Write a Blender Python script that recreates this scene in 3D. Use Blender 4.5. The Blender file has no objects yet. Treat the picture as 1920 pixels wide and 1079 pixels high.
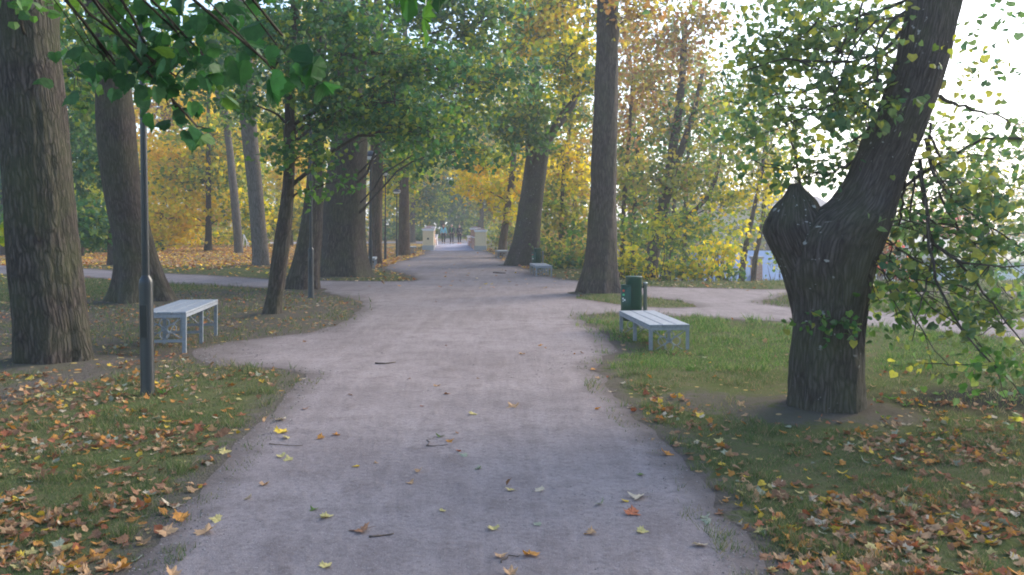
import bpy, math, random
import numpy as np
from mathutils import Vector, Matrix
from mathutils.geometry import delaunay_2d_cdt
R = math.radians
scene = bpy.context.scene
C = scene.collection

# ------------------------------------------------------------------ camera
F = 1600.0; CX = 960.0; HY = 425.0; EYE = 1.6       # focal length in photo pixels, horizon row, eye height
cam_d = bpy.data.cameras.new('camera'); cam = bpy.data.objects.new('camera', cam_d); C.objects.link(cam)
cam.location = (0, 0, EYE); cam.rotation_euler = (R(90), 0, 0)
cam_d.sensor_width = 36; cam_d.lens = 36*F/1920; cam_d.shift_y = -(539.5-HY)/1920
cam_d.clip_start = .05; cam_d.clip_end = 3000
scene.camera = cam
# ------------------------------------------------------------------ world, sun, exposure
SUN_AZ, SUN_EL = 52.0, 30.0
w = bpy.data.worlds.new('World'); scene.world = w; w.use_nodes = True
nt = w.node_tree; bg = nt.nodes['Background']
sky = nt.nodes.new('ShaderNodeTexSky'); sky.sky_type = 'NISHITA'; sky.sun_disc = False
sky.sun_elevation = R(SUN_EL); sky.sun_rotation = R(SUN_AZ); sky.dust_density = 1.5; sky.air_density = 1.0; sky.ozone_density = 1.5
nt.links.new(sky.outputs[0], bg.inputs[0]); bg.inputs[1].default_value = 0.15
sd = bpy.data.lights.new('sun', 'SUN'); sd.energy = 1.5; sd.angle = R(34); sd.color = (1.0, .88, .72)
sun = bpy.data.objects.new('sun', sd); C.objects.link(sun)
sv = Vector((math.sin(R(SUN_AZ))*math.cos(R(SUN_EL)), math.cos(R(SUN_AZ))*math.cos(R(SUN_EL)), math.sin(R(SUN_EL))))
sun.rotation_euler = sv.to_track_quat('Z', 'Y').to_euler()
scene.view_settings.view_transform = 'Standard'; scene.view_settings.look = 'None'
scene.view_settings.gamma = 1.0; scene.view_settings.exposure = 1.62
scene.render.engine = 'CYCLES'
cy = scene.cycles
cy.max_bounces = 6; cy.diffuse_bounces = 4; cy.glossy_bounces = 2; cy.transmission_bounces = 4; cy.transparent_max_bounces = 4
cy.volume_bounces = 1; cy.caustics_reflective = False; cy.caustics_refractive = False
cy.use_denoising = True
cy.pixel_filter_type = 'BLACKMAN_HARRIS'; cy.filter_width = 1.9

# ------------------------------------------------------------------ helpers
def W(px, py, Y):
    return np.array([(px-CX)/F*Y, Y, EYE-(py-HY)/F*Y])
def G(px, py):
    Y = EYE*F/(py-HY); return ((px-CX)/F*Y, Y)

def tag(o, label=None, cat=None, group=None, kind=None):
    if label: o['label'] = label
    if cat: o['category'] = cat
    if group: o['group'] = group
    if kind: o['kind'] = kind
    return o
def empty(name, loc=(0,0,0), rz=0):
    o = bpy.data.objects.new(name, None); C.objects.link(o); o.location = loc; o.rotation_euler = (0,0,rz)
    o.empty_display_size = .2
    return o

class MB:
    """collects vertices and faces of mixed sizes in numpy arrays"""
    def __init__(s): s.v=[]; s.f=[]; s.n=0; s.col=[]; s.bk=[]; s.mi=[]
    def add(s, v, faces, col=None, bk=None, mi=0):
        v = np.asarray(v, float); s.v.append(v)
        for f in (faces if isinstance(faces, list) else [faces]):
            f = np.asarray(f, int); s.f.append(f+s.n); s.mi.append(np.full(len(f), mi))
        s.col.append(np.broadcast_to(np.asarray(col if col is not None else (1,1,1), float), (len(v),3)))
        s.bk.append(np.asarray(bk, float) if bk is not None else v)
        s.n += len(v)
    def build(s, name, mats, parent=None, smooth=True, rel=None, label=None):
        me = bpy.data.meshes.new(name)
        v = np.concatenate(s.v).astype(np.float32)
        if rel is not None: v = v-np.asarray(rel, np.float32)
        me.vertices.add(len(v)); me.vertices.foreach_set('co', v.ravel())
        loops = np.concatenate([f.ravel() for f in s.f]).astype(np.int32)
        tot = np.concatenate([np.full(len(f), f.shape[1]) for f in s.f]).astype(np.int32)
        st = np.concatenate([[0], np.cumsum(tot)[:-1]]).astype(np.int32)
        me.loops.add(len(loops)); me.loops.foreach_set('vertex_index', loops)
        me.polygons.add(len(tot)); me.polygons.foreach_set('loop_start', st); me.polygons.foreach_set('loop_total', tot)
        me.polygons.foreach_set('material_index', np.concatenate(s.mi).astype(np.int32))
        me.polygons.foreach_set('use_smooth', np.full(len(tot), smooth))
        me.update(calc_edges=True)
        a = me.attributes.new('col', 'FLOAT_COLOR', 'POINT')
        c = np.concatenate(s.col); a.data.foreach_set('color', np.hstack([c, np.ones((len(c),1))]).astype(np.float32).ravel())
        b = me.attributes.new('bark', 'FLOAT_VECTOR', 'POINT'); b.data.foreach_set('vector', np.concatenate(s.bk).astype(np.float32).ravel())
        for m in (mats if isinstance(mats, (list, tuple)) else [mats]): me.materials.append(m)
        o = bpy.data.objects.new(name, me); C.objects.link(o)
        if parent is not None: o.parent = parent
        if label: o['label'] = label
        return o
    # primitives
    def box(s, x0, x1, y0, y1, z0, z1, bev=0.0, **k):
        if bev <= 0:
            v = [(x,y,z) for z in (z0,z1) for y in (y0,y1) for x in (x0,x1)]
            s.add(v, [[0,2,3,1],[4,5,7,6],[0,1,5,4],[2,6,7,3],[0,4,6,2],[1,3,7,5]] and np.array([[0,2,3,1],[4,5,7,6],[0,1,5,4],[2,6,7,3],[0,4,6,2],[1,3,7,5]]), **k)
        else:
            b = bev
            P = lambda ins,z: [(x0+ins,y0+ins,z),(x1-ins,y0+ins,z),(x1-ins,y1-ins,z),(x0+ins,y1-ins,z)]
            v = P(b,z0)+P(0,z0+b)+P(0,z1-b)+P(b,z1)
            f = [[3,2,1,0],[12,13,14,15]]
            for r in range(3):
                for i in range(4):
                    j=(i+1)%4; f.append([r*4+i, r*4+j, r*4+4+j, r*4+4+i])
            s.add(v, np.array(f), **k)
    def tube(s, pts, rad, n=6, cap=True, bkscale=1.0, **k):
        pts = np.asarray(pts, float); m = len(pts); rad = np.broadcast_to(np.asarray(rad, float), (m,))
        t = np.gradient(pts, axis=0); t /= np.linalg.norm(t, axis=1)[:,None]+1e-9
        ref = np.array([0,0,1.]) if abs(t[0,2]) < .9 else np.array([1.,0,0])
        u = np.cross(t, ref); u /= np.linalg.norm(u, axis=1)[:,None]+1e-9
        w_ = np.cross(t, u)
        a = np.arange(n)*2*math.pi/n
        v = pts[:,None,:]+rad[:,None,None]*(np.cos(a)[None,:,None]*u[:,None,:]+np.sin(a)[None,:,None]*w_[:,None,:])
        L = np.concatenate([[0], np.cumsum(np.linalg.norm(np.diff(pts,axis=0),axis=1))])
        bk = np.stack([np.cos(a)[None,:]*rad[:,None], np.sin(a)[None,:]*rad[:,None], np.broadcast_to(L[:,None],(m,n))], -1)
        i = np.arange(m-1)[:,None]; j = np.arange(n)[None,:]; j2 = (j+1)%n
        f = np.stack([i*n+j, i*n+j2, (i+1)*n+j2, (i+1)*n+j], -1).reshape(-1,4)
        fs = [f]
        if cap: fs += [np.arange(n)[::-1][None,:], (np.arange(n)+(m-1)*n)[None,:]]
        s.add(v.reshape(-1,3), fs, bk=bk.reshape(-1,3), **k)
    def lathe(s, prof, n=24, cx=0, cy=0, cap=True, **k):
        a = np.arange(n)*2*math.pi/n; m = len(prof)
        v = np.array([[(cx+r*math.cos(t), cy+r*math.sin(t), z) for t in a] for r,z in prof]).reshape(-1,3)
        i = np.arange(m-1)[:,None]; j = np.arange(n)[None,:]; j2 = (j+1)%n
        f = np.stack([i*n+j, i*n+j2, (i+1)*n+j2, (i+1)*n+j], -1).reshape(-1,4)
        fs = [f]
        if cap: fs += [np.arange(n)[::-1][None,:], (np.arange(n)+(m-1)*n)[None,:]]
        s.add(v, fs, **k)
    def ring(s, c, r, tr, n=20, m=5, ax='xz', **k):
        t = np.arange(n)*2*math.pi/n
        pts = np.array([[c[0]+r*math.cos(a), c[1], c[2]+r*math.sin(a)] for a in t])
        ps = np.vstack([pts, pts[:1], pts[1:2]])
        s.tube(ps[:-1], tr, n=m, cap=False, **k)

# value noise (numpy)
def _h(ix, iy, iz, seed):
    n = (ix*374761393 + iy*668265263 + iz*2147483647 + seed*974634777) & 0xffffffff
    n = ((n ^ (n >> 13))*1274126177) & 0xffffffff
    n = (n ^ (n >> 16)) & 0xffffffff
    return n/4294967295.0
def vnoise(x, y, z=0, seed=0):
    x, y, z = np.broadcast_arrays(np.asarray(x,float), np.asarray(y,float), np.asarray(z,float))
    ix, iy, iz = (np.floor(q).astype(np.int64) for q in (x,y,z))
    fx, fy, fz = x-ix, y-iy, z-iz
    fx, fy, fz = (q*q*(3-2*q) for q in (fx,fy,fz))
    r = 0
    for dx in (0,1):
        for dy in (0,1):
            for dz in (0,1):
                r = r+_h(ix+dx,iy+dy,iz+dz,seed)*(fx if dx else 1-fx)*(fy if dy else 1-fy)*(fz if dz else 1-fz)
    return r
def fbm(x, y, z=0, seed=0, o=4):
    r = 0; a = .5; t = 0
    for i in range(o):
        r = r+a*vnoise(np.asarray(x)*2**i, np.asarray(y)*2**i, np.asarray(z)*2**i, seed+i*7); t += a; a *= .5
    return r/t
def sstep(a, b, x):
    t = np.clip((x-a)/(b-a), 0, 1); return t*t*(3-2*t)
def seg_dist(P, poly, closed=True):
    P = np.asarray(P, float); q = np.asarray(poly, float); d = np.full(len(P), 1e9)
    n = len(q)
    for i in range(n if closed else n-1):
        a = q[i]; b = q[(i+1)%n]; ab = b-a; L = ab@ab+1e-12
        t = np.clip(((P-a)@ab)/L, 0, 1); d = np.minimum(d, np.linalg.norm(P-(a+t[:,None]*ab), axis=1))
    return d
def inside(P, poly):
    P = np.asarray(P, float); q = np.asarray(poly, float); r = np.zeros(len(P), bool); n = len(q)
    for i in range(n):
        x0,y0 = q[i]; x1,y1 = q[(i+1)%n]
        if y0 == y1: continue
        c = ((y0 > P[:,1]) != (y1 > P[:,1])) & (P[:,0] < (x1-x0)*(P[:,1]-y0)/(y1-y0)+x0)
        r ^= c
    return r

# ------------------------------------------------------------------ materials
def mat(name):
    m = bpy.data.materials.new(name); m.use_nodes = True
    n = m.node_tree.nodes; b = n['Principled BSDF']; return m, m.node_tree, b
def N(nt, typ, **kw):
    n = nt.nodes.new(typ)
    for k, v in kw.items():
        if k in n.inputs: n.inputs[k].default_value = v
        else: setattr(n, k, v)
    return n
def noise(nt, co, scale, detail=4, rough=.6):
    n = N(nt, 'ShaderNodeTexNoise'); n.inputs['Scale'].default_value = scale; n.inputs['Detail'].default_value = detail
    n.inputs['Roughness'].default_value = rough; nt.links.new(co, n.inputs['Vector']); return n.outputs['Fac']
def ramp(nt, fac, stops):
    r = N(nt, 'ShaderNodeValToRGB'); e = r.color_ramp.elements
    while len(e) < len(stops): e.new(.5)
    for i, (p, c) in enumerate(stops): e[i].position = p; e[i].color = (*c, 1) if len(c) == 3 else c
    nt.links.new(fac, r.inputs[0]); return r.outputs[0]
def mixc(nt, fac, a, b, mode='MIX'):
    m = N(nt, 'ShaderNodeMix', data_type='RGBA', blend_type=mode)
    for s, v in ((0, fac), (6, a), (7, b)):
        if hasattr(v, 'is_output'): nt.links.new(v, m.inputs[s])
        elif s == 0: m.inputs[s].default_value = v
        else: m.inputs[s].default_value = (*v, 1)
    return m.outputs[2]
def math_(nt, op, a, b=0.0, c=None):
    m = N(nt, 'ShaderNodeMath', operation=op)
    for i, v in enumerate((a, b, c)):
        if v is None: continue
        if hasattr(v, 'is_output'): nt.links.new(v, m.inputs[i])
        else: m.inputs[i].default_value = v
    return m.outputs[0]
def bump(nt, b, h, strength, dist):
    n = N(nt, 'ShaderNodeBump'); n.inputs['Strength'].default_value = strength; n.inputs['Distance'].default_value = dist
    nt.links.new(h, n.inputs['Height']); nt.links.new(n.outputs[0], b.inputs['Normal'])
def attr(nt, name, out='Color'):
    a = N(nt, 'ShaderNodeAttribute', attribute_name=name); return a.outputs[out]
def pos(nt):
    return N(nt, 'ShaderNodeNewGeometry').outputs['Position']

def bark_mat(name, c0, c1, c2, depth=.03, fs=26.0, moss=.3, spots=.0, st=.10):
    m, nt, b = mat(name); co = attr(nt, 'bark', 'Vector')
    mp = N(nt, 'ShaderNodeMapping'); mp.inputs['Scale'].default_value = (fs, fs, fs*st); nt.links.new(co, mp.inputs[0])
    wob = N(nt, 'ShaderNodeTexNoise'); wob.inputs['Scale'].default_value = 5; nt.links.new(co, wob.inputs['Vector'])
    add = N(nt, 'ShaderNodeVectorMath', operation='MULTIPLY_ADD'); nt.links.new(wob.outputs['Color'], add.inputs[0])
    add.inputs[1].default_value = (1.6,1.6,1.6); nt.links.new(mp.outputs[0], add.inputs[2])
    vo = N(nt, 'ShaderNodeTexVoronoi', feature='DISTANCE_TO_EDGE'); vo.inputs['Scale'].default_value = 1.0; nt.links.new(add.outputs[0], vo.inputs['Vector'])
    nf = noise(nt, add.outputs[0], 2.2, 5, .65)
    h = math_(nt, 'ADD', math_(nt, 'MULTIPLY', math_(nt, 'MINIMUM', vo.outputs[0], .30), 1.25), math_(nt, 'MULTIPLY', nf, .85))
    col = ramp(nt, h, [(.30, c0), (.62, c1), (.98, c2)])
    big = noise(nt, co, 1.7, 4, .6)
    mossf = math_(nt, 'MULTIPLY', ramp(nt, big, [(.42, (0,0,0)), (.66, (1,1,1))]), moss)
    col = mixc(nt, mossf, col, (.075, .09, .035))
    if spots:
        sp = noise(nt, co, 22, 2, .5)
        sf = math_(nt, 'MULTIPLY', ramp(nt, sp, [(.66, (0,0,0)), (.70, (1,1,1))]), spots)
        sf = math_(nt, 'MULTIPLY', sf, ramp(nt, noise(nt, co, 3, 3, .5), [(.5,(0,0,0)), (.6,(1,1,1))]))
        col = mixc(nt, sf, col, (.42, .44, .42))
    nt.links.new(col, b.inputs['Base Color']); b.inputs['Roughness'].default_value = .95
    b.inputs['Specular IOR Level'].default_value = .2
    bump(nt, b, h, 1.0, depth); return m
BARK = bark_mat('bark', (.026,.021,.018), (.068,.054,.045), (.125,.104,.088), depth=.018, fs=34)
BARK_ROUGH = bark_mat('bark_rough', (.018,.015,.013), (.060,.049,.041), (.135,.112,.095), depth=.035, fs=30, moss=.4, st=.13)
BARK_LIME = bark_mat('bark_lime', (.022,.018,.017), (.060,.051,.046), (.115,.10,.092), depth=.014, fs=46, moss=.4, spots=.7)
BARK_PALE = bark_mat('bark_pale', (.06,.05,.042), (.14,.118,.10), (.22,.19,.17), depth=.015, fs=24, moss=.1)
BARK_BROWN = bark_mat('bark_brown', (.035,.023,.017), (.105,.07,.052), (.18,.13,.10), depth=.025, fs=24, moss=.3)

def leaf_mat(name, trans=.45, gloss=.06, rough=.5):
    m, nt, b = mat(name); col = attr(nt, 'col')
    nv = noise(nt, pos(nt), 40, 2, .5)
    col = mixc(nt, 1.0, col, ramp(nt, nv, [(.3, (.8,.8,.8)), (.7, (1.15,1.15,1.1))]), 'MULTIPLY')
    b.inputs['Roughness'].default_value = rough; b.inputs['Specular IOR Level'].default_value = gloss*5
    nt.links.new(col, b.inputs['Base Color'])
    t = N(nt, 'ShaderNodeBsdfTranslucent'); hs = N(nt, 'ShaderNodeHueSaturation'); hs.inputs['Saturation'].default_value = 1.1; hs.inputs['Value'].default_value = 1.25
    nt.links.new(col, hs.inputs['Color']); nt.links.new(hs.outputs[0], t.inputs[0])
    mx = N(nt, 'ShaderNodeMixShader'); mx.inputs[0].default_value = trans
    nt.links.new(b.outputs[0], mx.inputs[1]); nt.links.new(t.outputs[0], mx.inputs[2])
    nt.links.new(mx.outputs[0], nt.nodes['Material Output'].inputs['Surface']); return m
LEAF = leaf_mat('leaf', .5, .06)
LITTER = leaf_mat('dead_leaf', .15, .03, .8)
GRASSM = leaf_mat('grass_blade', .3, .03, .7)

def simple(name, c, rough=.6, metal=0, var=.15, scale=14, bmp=.0, spec=.5, streak=False):
    m, nt, b = mat(name); tc = N(nt, 'ShaderNodeTexCoord').outputs['Object']
    f = noise(nt, tc, scale, 5, .65)
    lo = tuple(x*(1-var) for x in c); hi = tuple(min(1, x*(1+var)) for x in c)
    col = ramp(nt, f, [(.3, lo), (.7, hi)])
    f2 = noise(nt, tc, scale*.15, 3, .6)
    col = mixc(nt, math_(nt, 'MULTIPLY', f2, .35), col, tuple(x*.72 for x in c))
    nt.links.new(col, b.inputs['Base Color']); b.inputs['Roughness'].default_value = rough; b.inputs['Metallic'].default_value = metal
    b.inputs['Specular IOR Level'].default_value = spec
    if bmp: bump(nt, b, f, .6, bmp)
    return m
M_BENCH = simple('bench_paint', (.25,.275,.31), .6, 0, .28, 22, .001)
M_BENCHLEG = simple('bench_metal', (.22,.25,.28), .5, .1, .2, 25, .0008)
M_GREEN = simple('green_paint', (.008,.058,.036), .55, 0, .15, 12)
M_GALV = simple('galvanised', (.33,.37,.40), .45, .5, .15, 30)
M_POLE = simple('pole_paint', (.012,.017,.021), .35, .1, .2, 20)
M_HOOD = simple('hood_paint', (.04,.045,.055), .4, .1, .2, 12)
M_GLOBE = simple('opal_glass', (.82,.83,.86), .25, 0, .05, 5)
M_DARK = simple('dark_gap', (.02,.02,.02), .8)
M_CREAM = simple('cream_plaster', (.72,.57,.36), .85, 0, .08, 6, .002)
M_PLINTH = simple('grey_plinth', (.40,.38,.36), .9, 0, .12, 8, .003)
M_WHITE = simple('white_plaster', (.80,.79,.80), .8, 0, .06, 6, .001)
M_TILE = simple('brown_tile', (.20,.09,.065), .7, 0, .3, 12, .004)
M_BLUEROOF = simple('blue_sheet_roof', (.13,.24,.42), .45, .1, .08, 1.2)
M_PALEBLUE = simple('pale_blue_wall', (.62,.74,.82), .8, 0, .05, 1)
M_CREAMWALL = simple('cream_house_wall', (.74,.68,.56), .85, 0, .06, 1.5)
M_WHITEWALL = simple('white_house_wall', (.82,.82,.84), .85, 0, .05, 1.5)
M_GLASS = simple('window_glass', (.16,.20,.25), .12, 0, .2, 1)
M_ROOFGREY = simple('grey_roof', (.22,.20,.20), .8, 0, .15, 3)
M_SKIN = simple('skin', (.62,.36,.26), .6, 0, .05, 30)
M_JACKET_B = simple('light_blue_fleece', (.22,.58,.68), .9, 0, .08, 20)
M_BLACKC = simple('black_cloth', (.016,.018,.024), .9, 0, .2, 20)
M_NAVY = simple('dark_jacket', (.012,.03,.035), .8, 0, .2, 20)
M_GREENC = simple('green_shirt', (.07,.34,.06), .9, 0, .1, 20)
M_SCARF = simple('brown_scarf', (.11,.035,.035), .95, 0, .3, 60)
M_HAIR_R = simple('auburn_hair', (.20,.06,.03), .6, 0, .3, 80)
M_HAIR_D = simple('dark_hair', (.03,.02,.015), .6, 0, .3, 80)
M_HAIR_G = simple('grey_hair', (.40,.38,.36), .7, 0, .2, 80)
M_RED = simple('red_shoe', (.65,.04,.04), .6)
M_PRINT = simple('pale_print', (.45,.46,.46), .9)
M_EYE = simple('eye_dark', (.02,.015,.01), .3)
M_LIP = simple('lip', (.42,.14,.12), .5)
M_STICK_R = simple('sticker_red', (.7,.10,.06), .5)
M_STICK_G = simple('sticker_green', (.10,.55,.22), .5)
M_STICK_W = simple('sticker_white', (.8,.8,.78), .5)

def brick_mat():
    m, nt, b = mat('brick'); tc = N(nt, 'ShaderNodeTexCoord').outputs['Object']
    mp = N(nt, 'ShaderNodeMapping'); mp.inputs['Rotation'].default_value = (R(90), 0, 0); nt.links.new(tc, mp.inputs[0])
    br = N(nt, 'ShaderNodeTexBrick'); br.inputs['Color1'].default_value = (.42,.20,.12,1); br.inputs['Color2'].default_value = (.52,.28,.17,1)
    br.inputs['Mortar'].default_value = (.45,.40,.35,1); br.inputs['Scale'].default_value = 1; br.inputs['Brick Width'].default_value = .25
    br.inputs['Row Height'].default_value = .08; br.inputs['Mortar Size'].default_value = .008
    nt.links.new(mp.outputs[0], br.inputs['Vector'])
    nt.links.new(br.outputs[0], b.inputs['Base Color']); b.inputs['Roughness'].default_value = .9; return m
M_BRICK = brick_mat()

def ground_mat():
    m, nt, b = mat('grass_and_soil'); p = pos(nt); col = attr(nt, 'col'); sep = N(nt, 'ShaderNodeSeparateColor'); nt.links.new(col, sep.inputs[0])
    dirt, leafy, dark = sep.outputs[0], sep.outputs[1], sep.outputs[2]
    n1 = noise(nt, p, 1.3, 5, .65); n2 = noise(nt, p, 9, 4, .7); n3 = noise(nt, p, 55, 3, .7)
    grass = mixc(nt, ramp(nt, n1, [(.38,(0,0,0)),(.62,(1,1,1))]), (.095,.115,.042), (.165,.14,.085))
    grass = mixc(nt, ramp(nt, n2, [(.35,(0,0,0)),(.7,(1,1,1))]), grass, (.115,.14,.055))
    grass = mixc(nt, ramp(nt, n3, [(.3,(.35,.35,.35)),(.75,(0,0,0))]), grass, (.04,.045,.025))
    soil = mixc(nt, n2, (.085,.070,.062), (.165,.14,.128))
    soil = mixc(nt, ramp(nt, n1, [(.4,(0,0,0)),(.7,(1,1,1))]), soil, (.11,.105,.07))
    df = math_(nt, 'ADD', dirt, math_(nt, 'MULTIPLY', math_(nt, 'SUBTRACT', math_(nt,'MULTIPLY',math_(nt, 'ADD', n2, n1),.5), .5), 2.4))
    g = mixc(nt, ramp(nt, df, [(.30,(0,0,0)),(.62,(1,1,1))]), grass, soil)
    # specks of small dead leaves too far away or too small to be separate meshes
    vo = N(nt, 'ShaderNodeTexVoronoi'); vo.inputs['Scale'].default_value = 7.0; nt.links.new(p, vo.inputs['Vector'])
    sp = N(nt, 'ShaderNodeSeparateColor'); nt.links.new(vo.outputs['Color'], sp.inputs[0])
    lc = ramp(nt, sp.outputs[0], [(.0,(.36,.15,.05)),(.3,(.50,.27,.08)),(.6,(.46,.30,.16)),(1,(.60,.45,.14))])
    thr = math_(nt, 'LESS_THAN', vo.outputs['Distance'], math_(nt, 'MULTIPLY', leafy, .62))
    sel = math_(nt, 'MULTIPLY', thr, math_(nt, 'LESS_THAN', sp.outputs[1], math_(nt, 'MULTIPLY', leafy, 1.0)))
    g = mixc(nt, math_(nt,'MULTIPLY',sel,.85), g, lc)
    g = mixc(nt, math_(nt, 'MULTIPLY', dark, .92), g, (.028,.027,.028))
    nt.links.new(g, b.inputs['Base Color']); b.inputs['Roughness'].default_value = .97; b.inputs['Specular IOR Level'].default_value = .0
    bump(nt, b, math_(nt, 'ADD', math_(nt,'MULTIPLY',n2,2.0), n3), .8, .03); return m
M_GROUND = ground_mat()
def path_mat(name, tint=(1,1,1)):
    m, nt, b = mat(name); p = pos(nt); col = attr(nt, 'col'); sep = N(nt, 'ShaderNodeSeparateColor'); nt.links.new(col, sep.inputs[0])
    edge = sep.outputs[0]
    n0 = noise(nt, p, .55, 5, .65); n1 = noise(nt, p, 3.2, 6, .7); n2 = noise(nt, p, 26, 4, .75); n3 = noise(nt, p, 140, 2, .6)
    mp = N(nt, 'ShaderNodeMapping'); mp.inputs['Scale'].default_value = (5.5, .45, 1); nt.links.new(p, mp.inputs[0])
    nst = noise(nt, mp.outputs[0], 1.0, 4, .6)
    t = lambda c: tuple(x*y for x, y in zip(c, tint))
    c = mixc(nt, ramp(nt, n0, [(.35,(0,0,0)),(.65,(1,1,1))]), t((.25,.215,.212)), t((.36,.315,.31)))
    c = mixc(nt, ramp(nt, n1, [(.48,(0,0,0)),(.66,(.8,.8,.8))]), c, t((.21,.175,.17)))
    c = mixc(nt, ramp(nt, nst, [(.45,(0,0,0)),(.65,(.35,.35,.35))]), c, t((.40,.355,.35)))
    c = mixc(nt, ramp(nt, n2, [(.50,(0,0,0)),(.66,(.55,.55,.55))]), c, t((.16,.135,.13)))
    c = mixc(nt, ramp(nt, n2, [(.28,(.5,.5,.5)),(.42,(0,0,0))]), c, t((.44,.40,.395)))
    c = mixc(nt, ramp(nt, n3, [(.60,(0,0,0)),(.72,(.75,.75,.75))]), c, t((.52,.49,.48)))
    c = mixc(nt, ramp(nt, n3, [(.26,(.7,.7,.7)),(.38,(0,0,0))]), c, t((.12,.10,.10)))
    ef = math_(nt, 'ADD', edge, math_(nt, 'MULTIPLY', math_(nt,'SUBTRACT',n1,.5), .9))
    c = mixc(nt, ramp(nt, ef, [(.40,(0,0,0)),(.95,(.85,.85,.85))]), c, mixc(nt, n2, (.085,.070,.062), (.165,.14,.128)))
    nt.links.new(c, b.inputs['Base Color']); b.inputs['Roughness'].default_value = .95; b.inputs['Specular IOR Level'].default_value = .05
    h = math_(nt, 'ADD', math_(nt, 'MULTIPLY', n1, 3.0), math_(nt, 'ADD', math_(nt,'MULTIPLY',n2,1.0), math_(nt, 'MULTIPLY', n3, .5)))
    bump(nt, b, h, .7, .012); return m
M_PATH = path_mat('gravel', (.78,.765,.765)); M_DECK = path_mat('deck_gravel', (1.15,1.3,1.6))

# ------------------------------------------------------------------ terrain
BANK = [(420,24.6),(60,24.7),(12,24.8),(5,24.9),(3.6,25.4),(3.3,29),(2.2,34),(1.0,42),(-.6,51),(-1.6,58),(-2.0,62),(-16,62.5),(-17,70.5),(-3.2,71),(-3.0,78),(-3.6,92),(0,130),(60,190),(420,200)]
PATH = [(-1.6,-7), (-1.72,2), G(250,1079), G(330,965), G(398,880), G(470,808), G(533,752), G(572,705), G(545,690), G(470,690), G(405,684), G(362,672), G(352,658),
        G(400,645), G(480,634), G(560,629), G(612,617), G(655,597), G(692,577), G(668,563), G(620,549), G(560,545), G(430,537), G(300,531), G(150,519), G(0,513.5), (-28,29.4), (-60,31.5),
        (-60,37.5), (-27,35.2), G(0,497.5), G(150,504), G(310,513.5), G(450,520), G(540,526), G(620,527.5), G(700,528), G(770,529.5), G(788,524), G(765,515), G(728,506), G(722,499), G(748,491), G(790,479), (-5.75,56.4), (-2.25,56.4),
        G(912,471), G(925,477), G(950,491), G(985,504), G(1012,517), G(1050,523.5), G(1088,528), G(1160,535.5), G(1300,540.5), G(1480,544), G(1700,546), G(1920,548), (17,20.5), (30,20.2), (30,18.2), (17,18.6),
        G(1920,553), G(1700,551), G(1490,549), G(1455,556), G(1425,570), G(1480,577), G(1620,583), G(1780,591), G(1920,598), (13,14.4), (30,13.5), (30,11.2), (12,12.2),
        G(1920,640), G(1780,622), G(1620,612), G(1480,604), G(1350,597), G(1230,591), G(1160,586), G(1108,587), G(1074,594), G(1104,612), G(1142,636), G(1158,655), G(1128,670), G(1116,690),
        G(1138,728), G(1178,768), G(1218,808), G(1278,868), G(1338,938), G(1392,1002), G(1450,1079), (1.28,2), (1.35,-7)]
ISLE = [G(1070,556), G(1110,551), G(1160,553), G(1230,559), G(1290,568), G(1325,574), G(1290,579), G(1220,577), G(1150,571), G(1095,564)]
ISLE = [np.array(p) for p in ISLE]
def roughen(poly, step, amp, seed):
    q = np.asarray(poly, float); out = []
    for i in range(len(q)):
        a = q[i]; b = q[(i+1)%len(q)]; L = np.linalg.norm(b-a)
        st = step*max(1, min(8, (a[1]+b[1])/2/7)) if a[1] > 0 else step*6
        n = max(1, int(L/st))
        for k in range(n): out.append(a+(b-a)*k/n)
    out = np.array(out)
    # smooth corners
    for _ in range(3): out = (np.roll(out,1,0)+2*out+np.roll(out,-1,0))/4
    nx = fbm(out[:,0]*3.1, out[:,1]*2.1, 0, seed)-.5; ny = fbm(out[:,0]*3.1+50, out[:,1]*2.1, 0, seed+3)-.5
    amps = amp*np.clip(out[:,1]/9, .8, 2.0)
    return out+np.stack([nx*amps*2, ny*amps*2.2], 1)
PATHR = roughen(PATH, .12, .11, 5); ISLER = roughen(ISLE, .15, .12, 9)

def bankd(P):
    ins = inside(P, BANK); d = np.zeros(len(P)); d[ins] = seg_dist(P[ins], BANK); return d
def gz(x, y):
    P = np.stack([np.atleast_1d(x), np.atleast_1d(y)], 1).astype(float)
    d = bankd(P)
    z = -4.2*sstep(0, 11, d)
    und = (fbm(P[:,0]*.35, P[:,1]*.35, 0, 3)-.5)*.10*sstep(0,.8, seg_dist(P, PATHR[::4]))*(~inside(P, PATHR))
    return z+und*np.clip(P[:,1]/10,0,1)
TREE_BASES = []   # (x, y, r) filled before the ground is built

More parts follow.
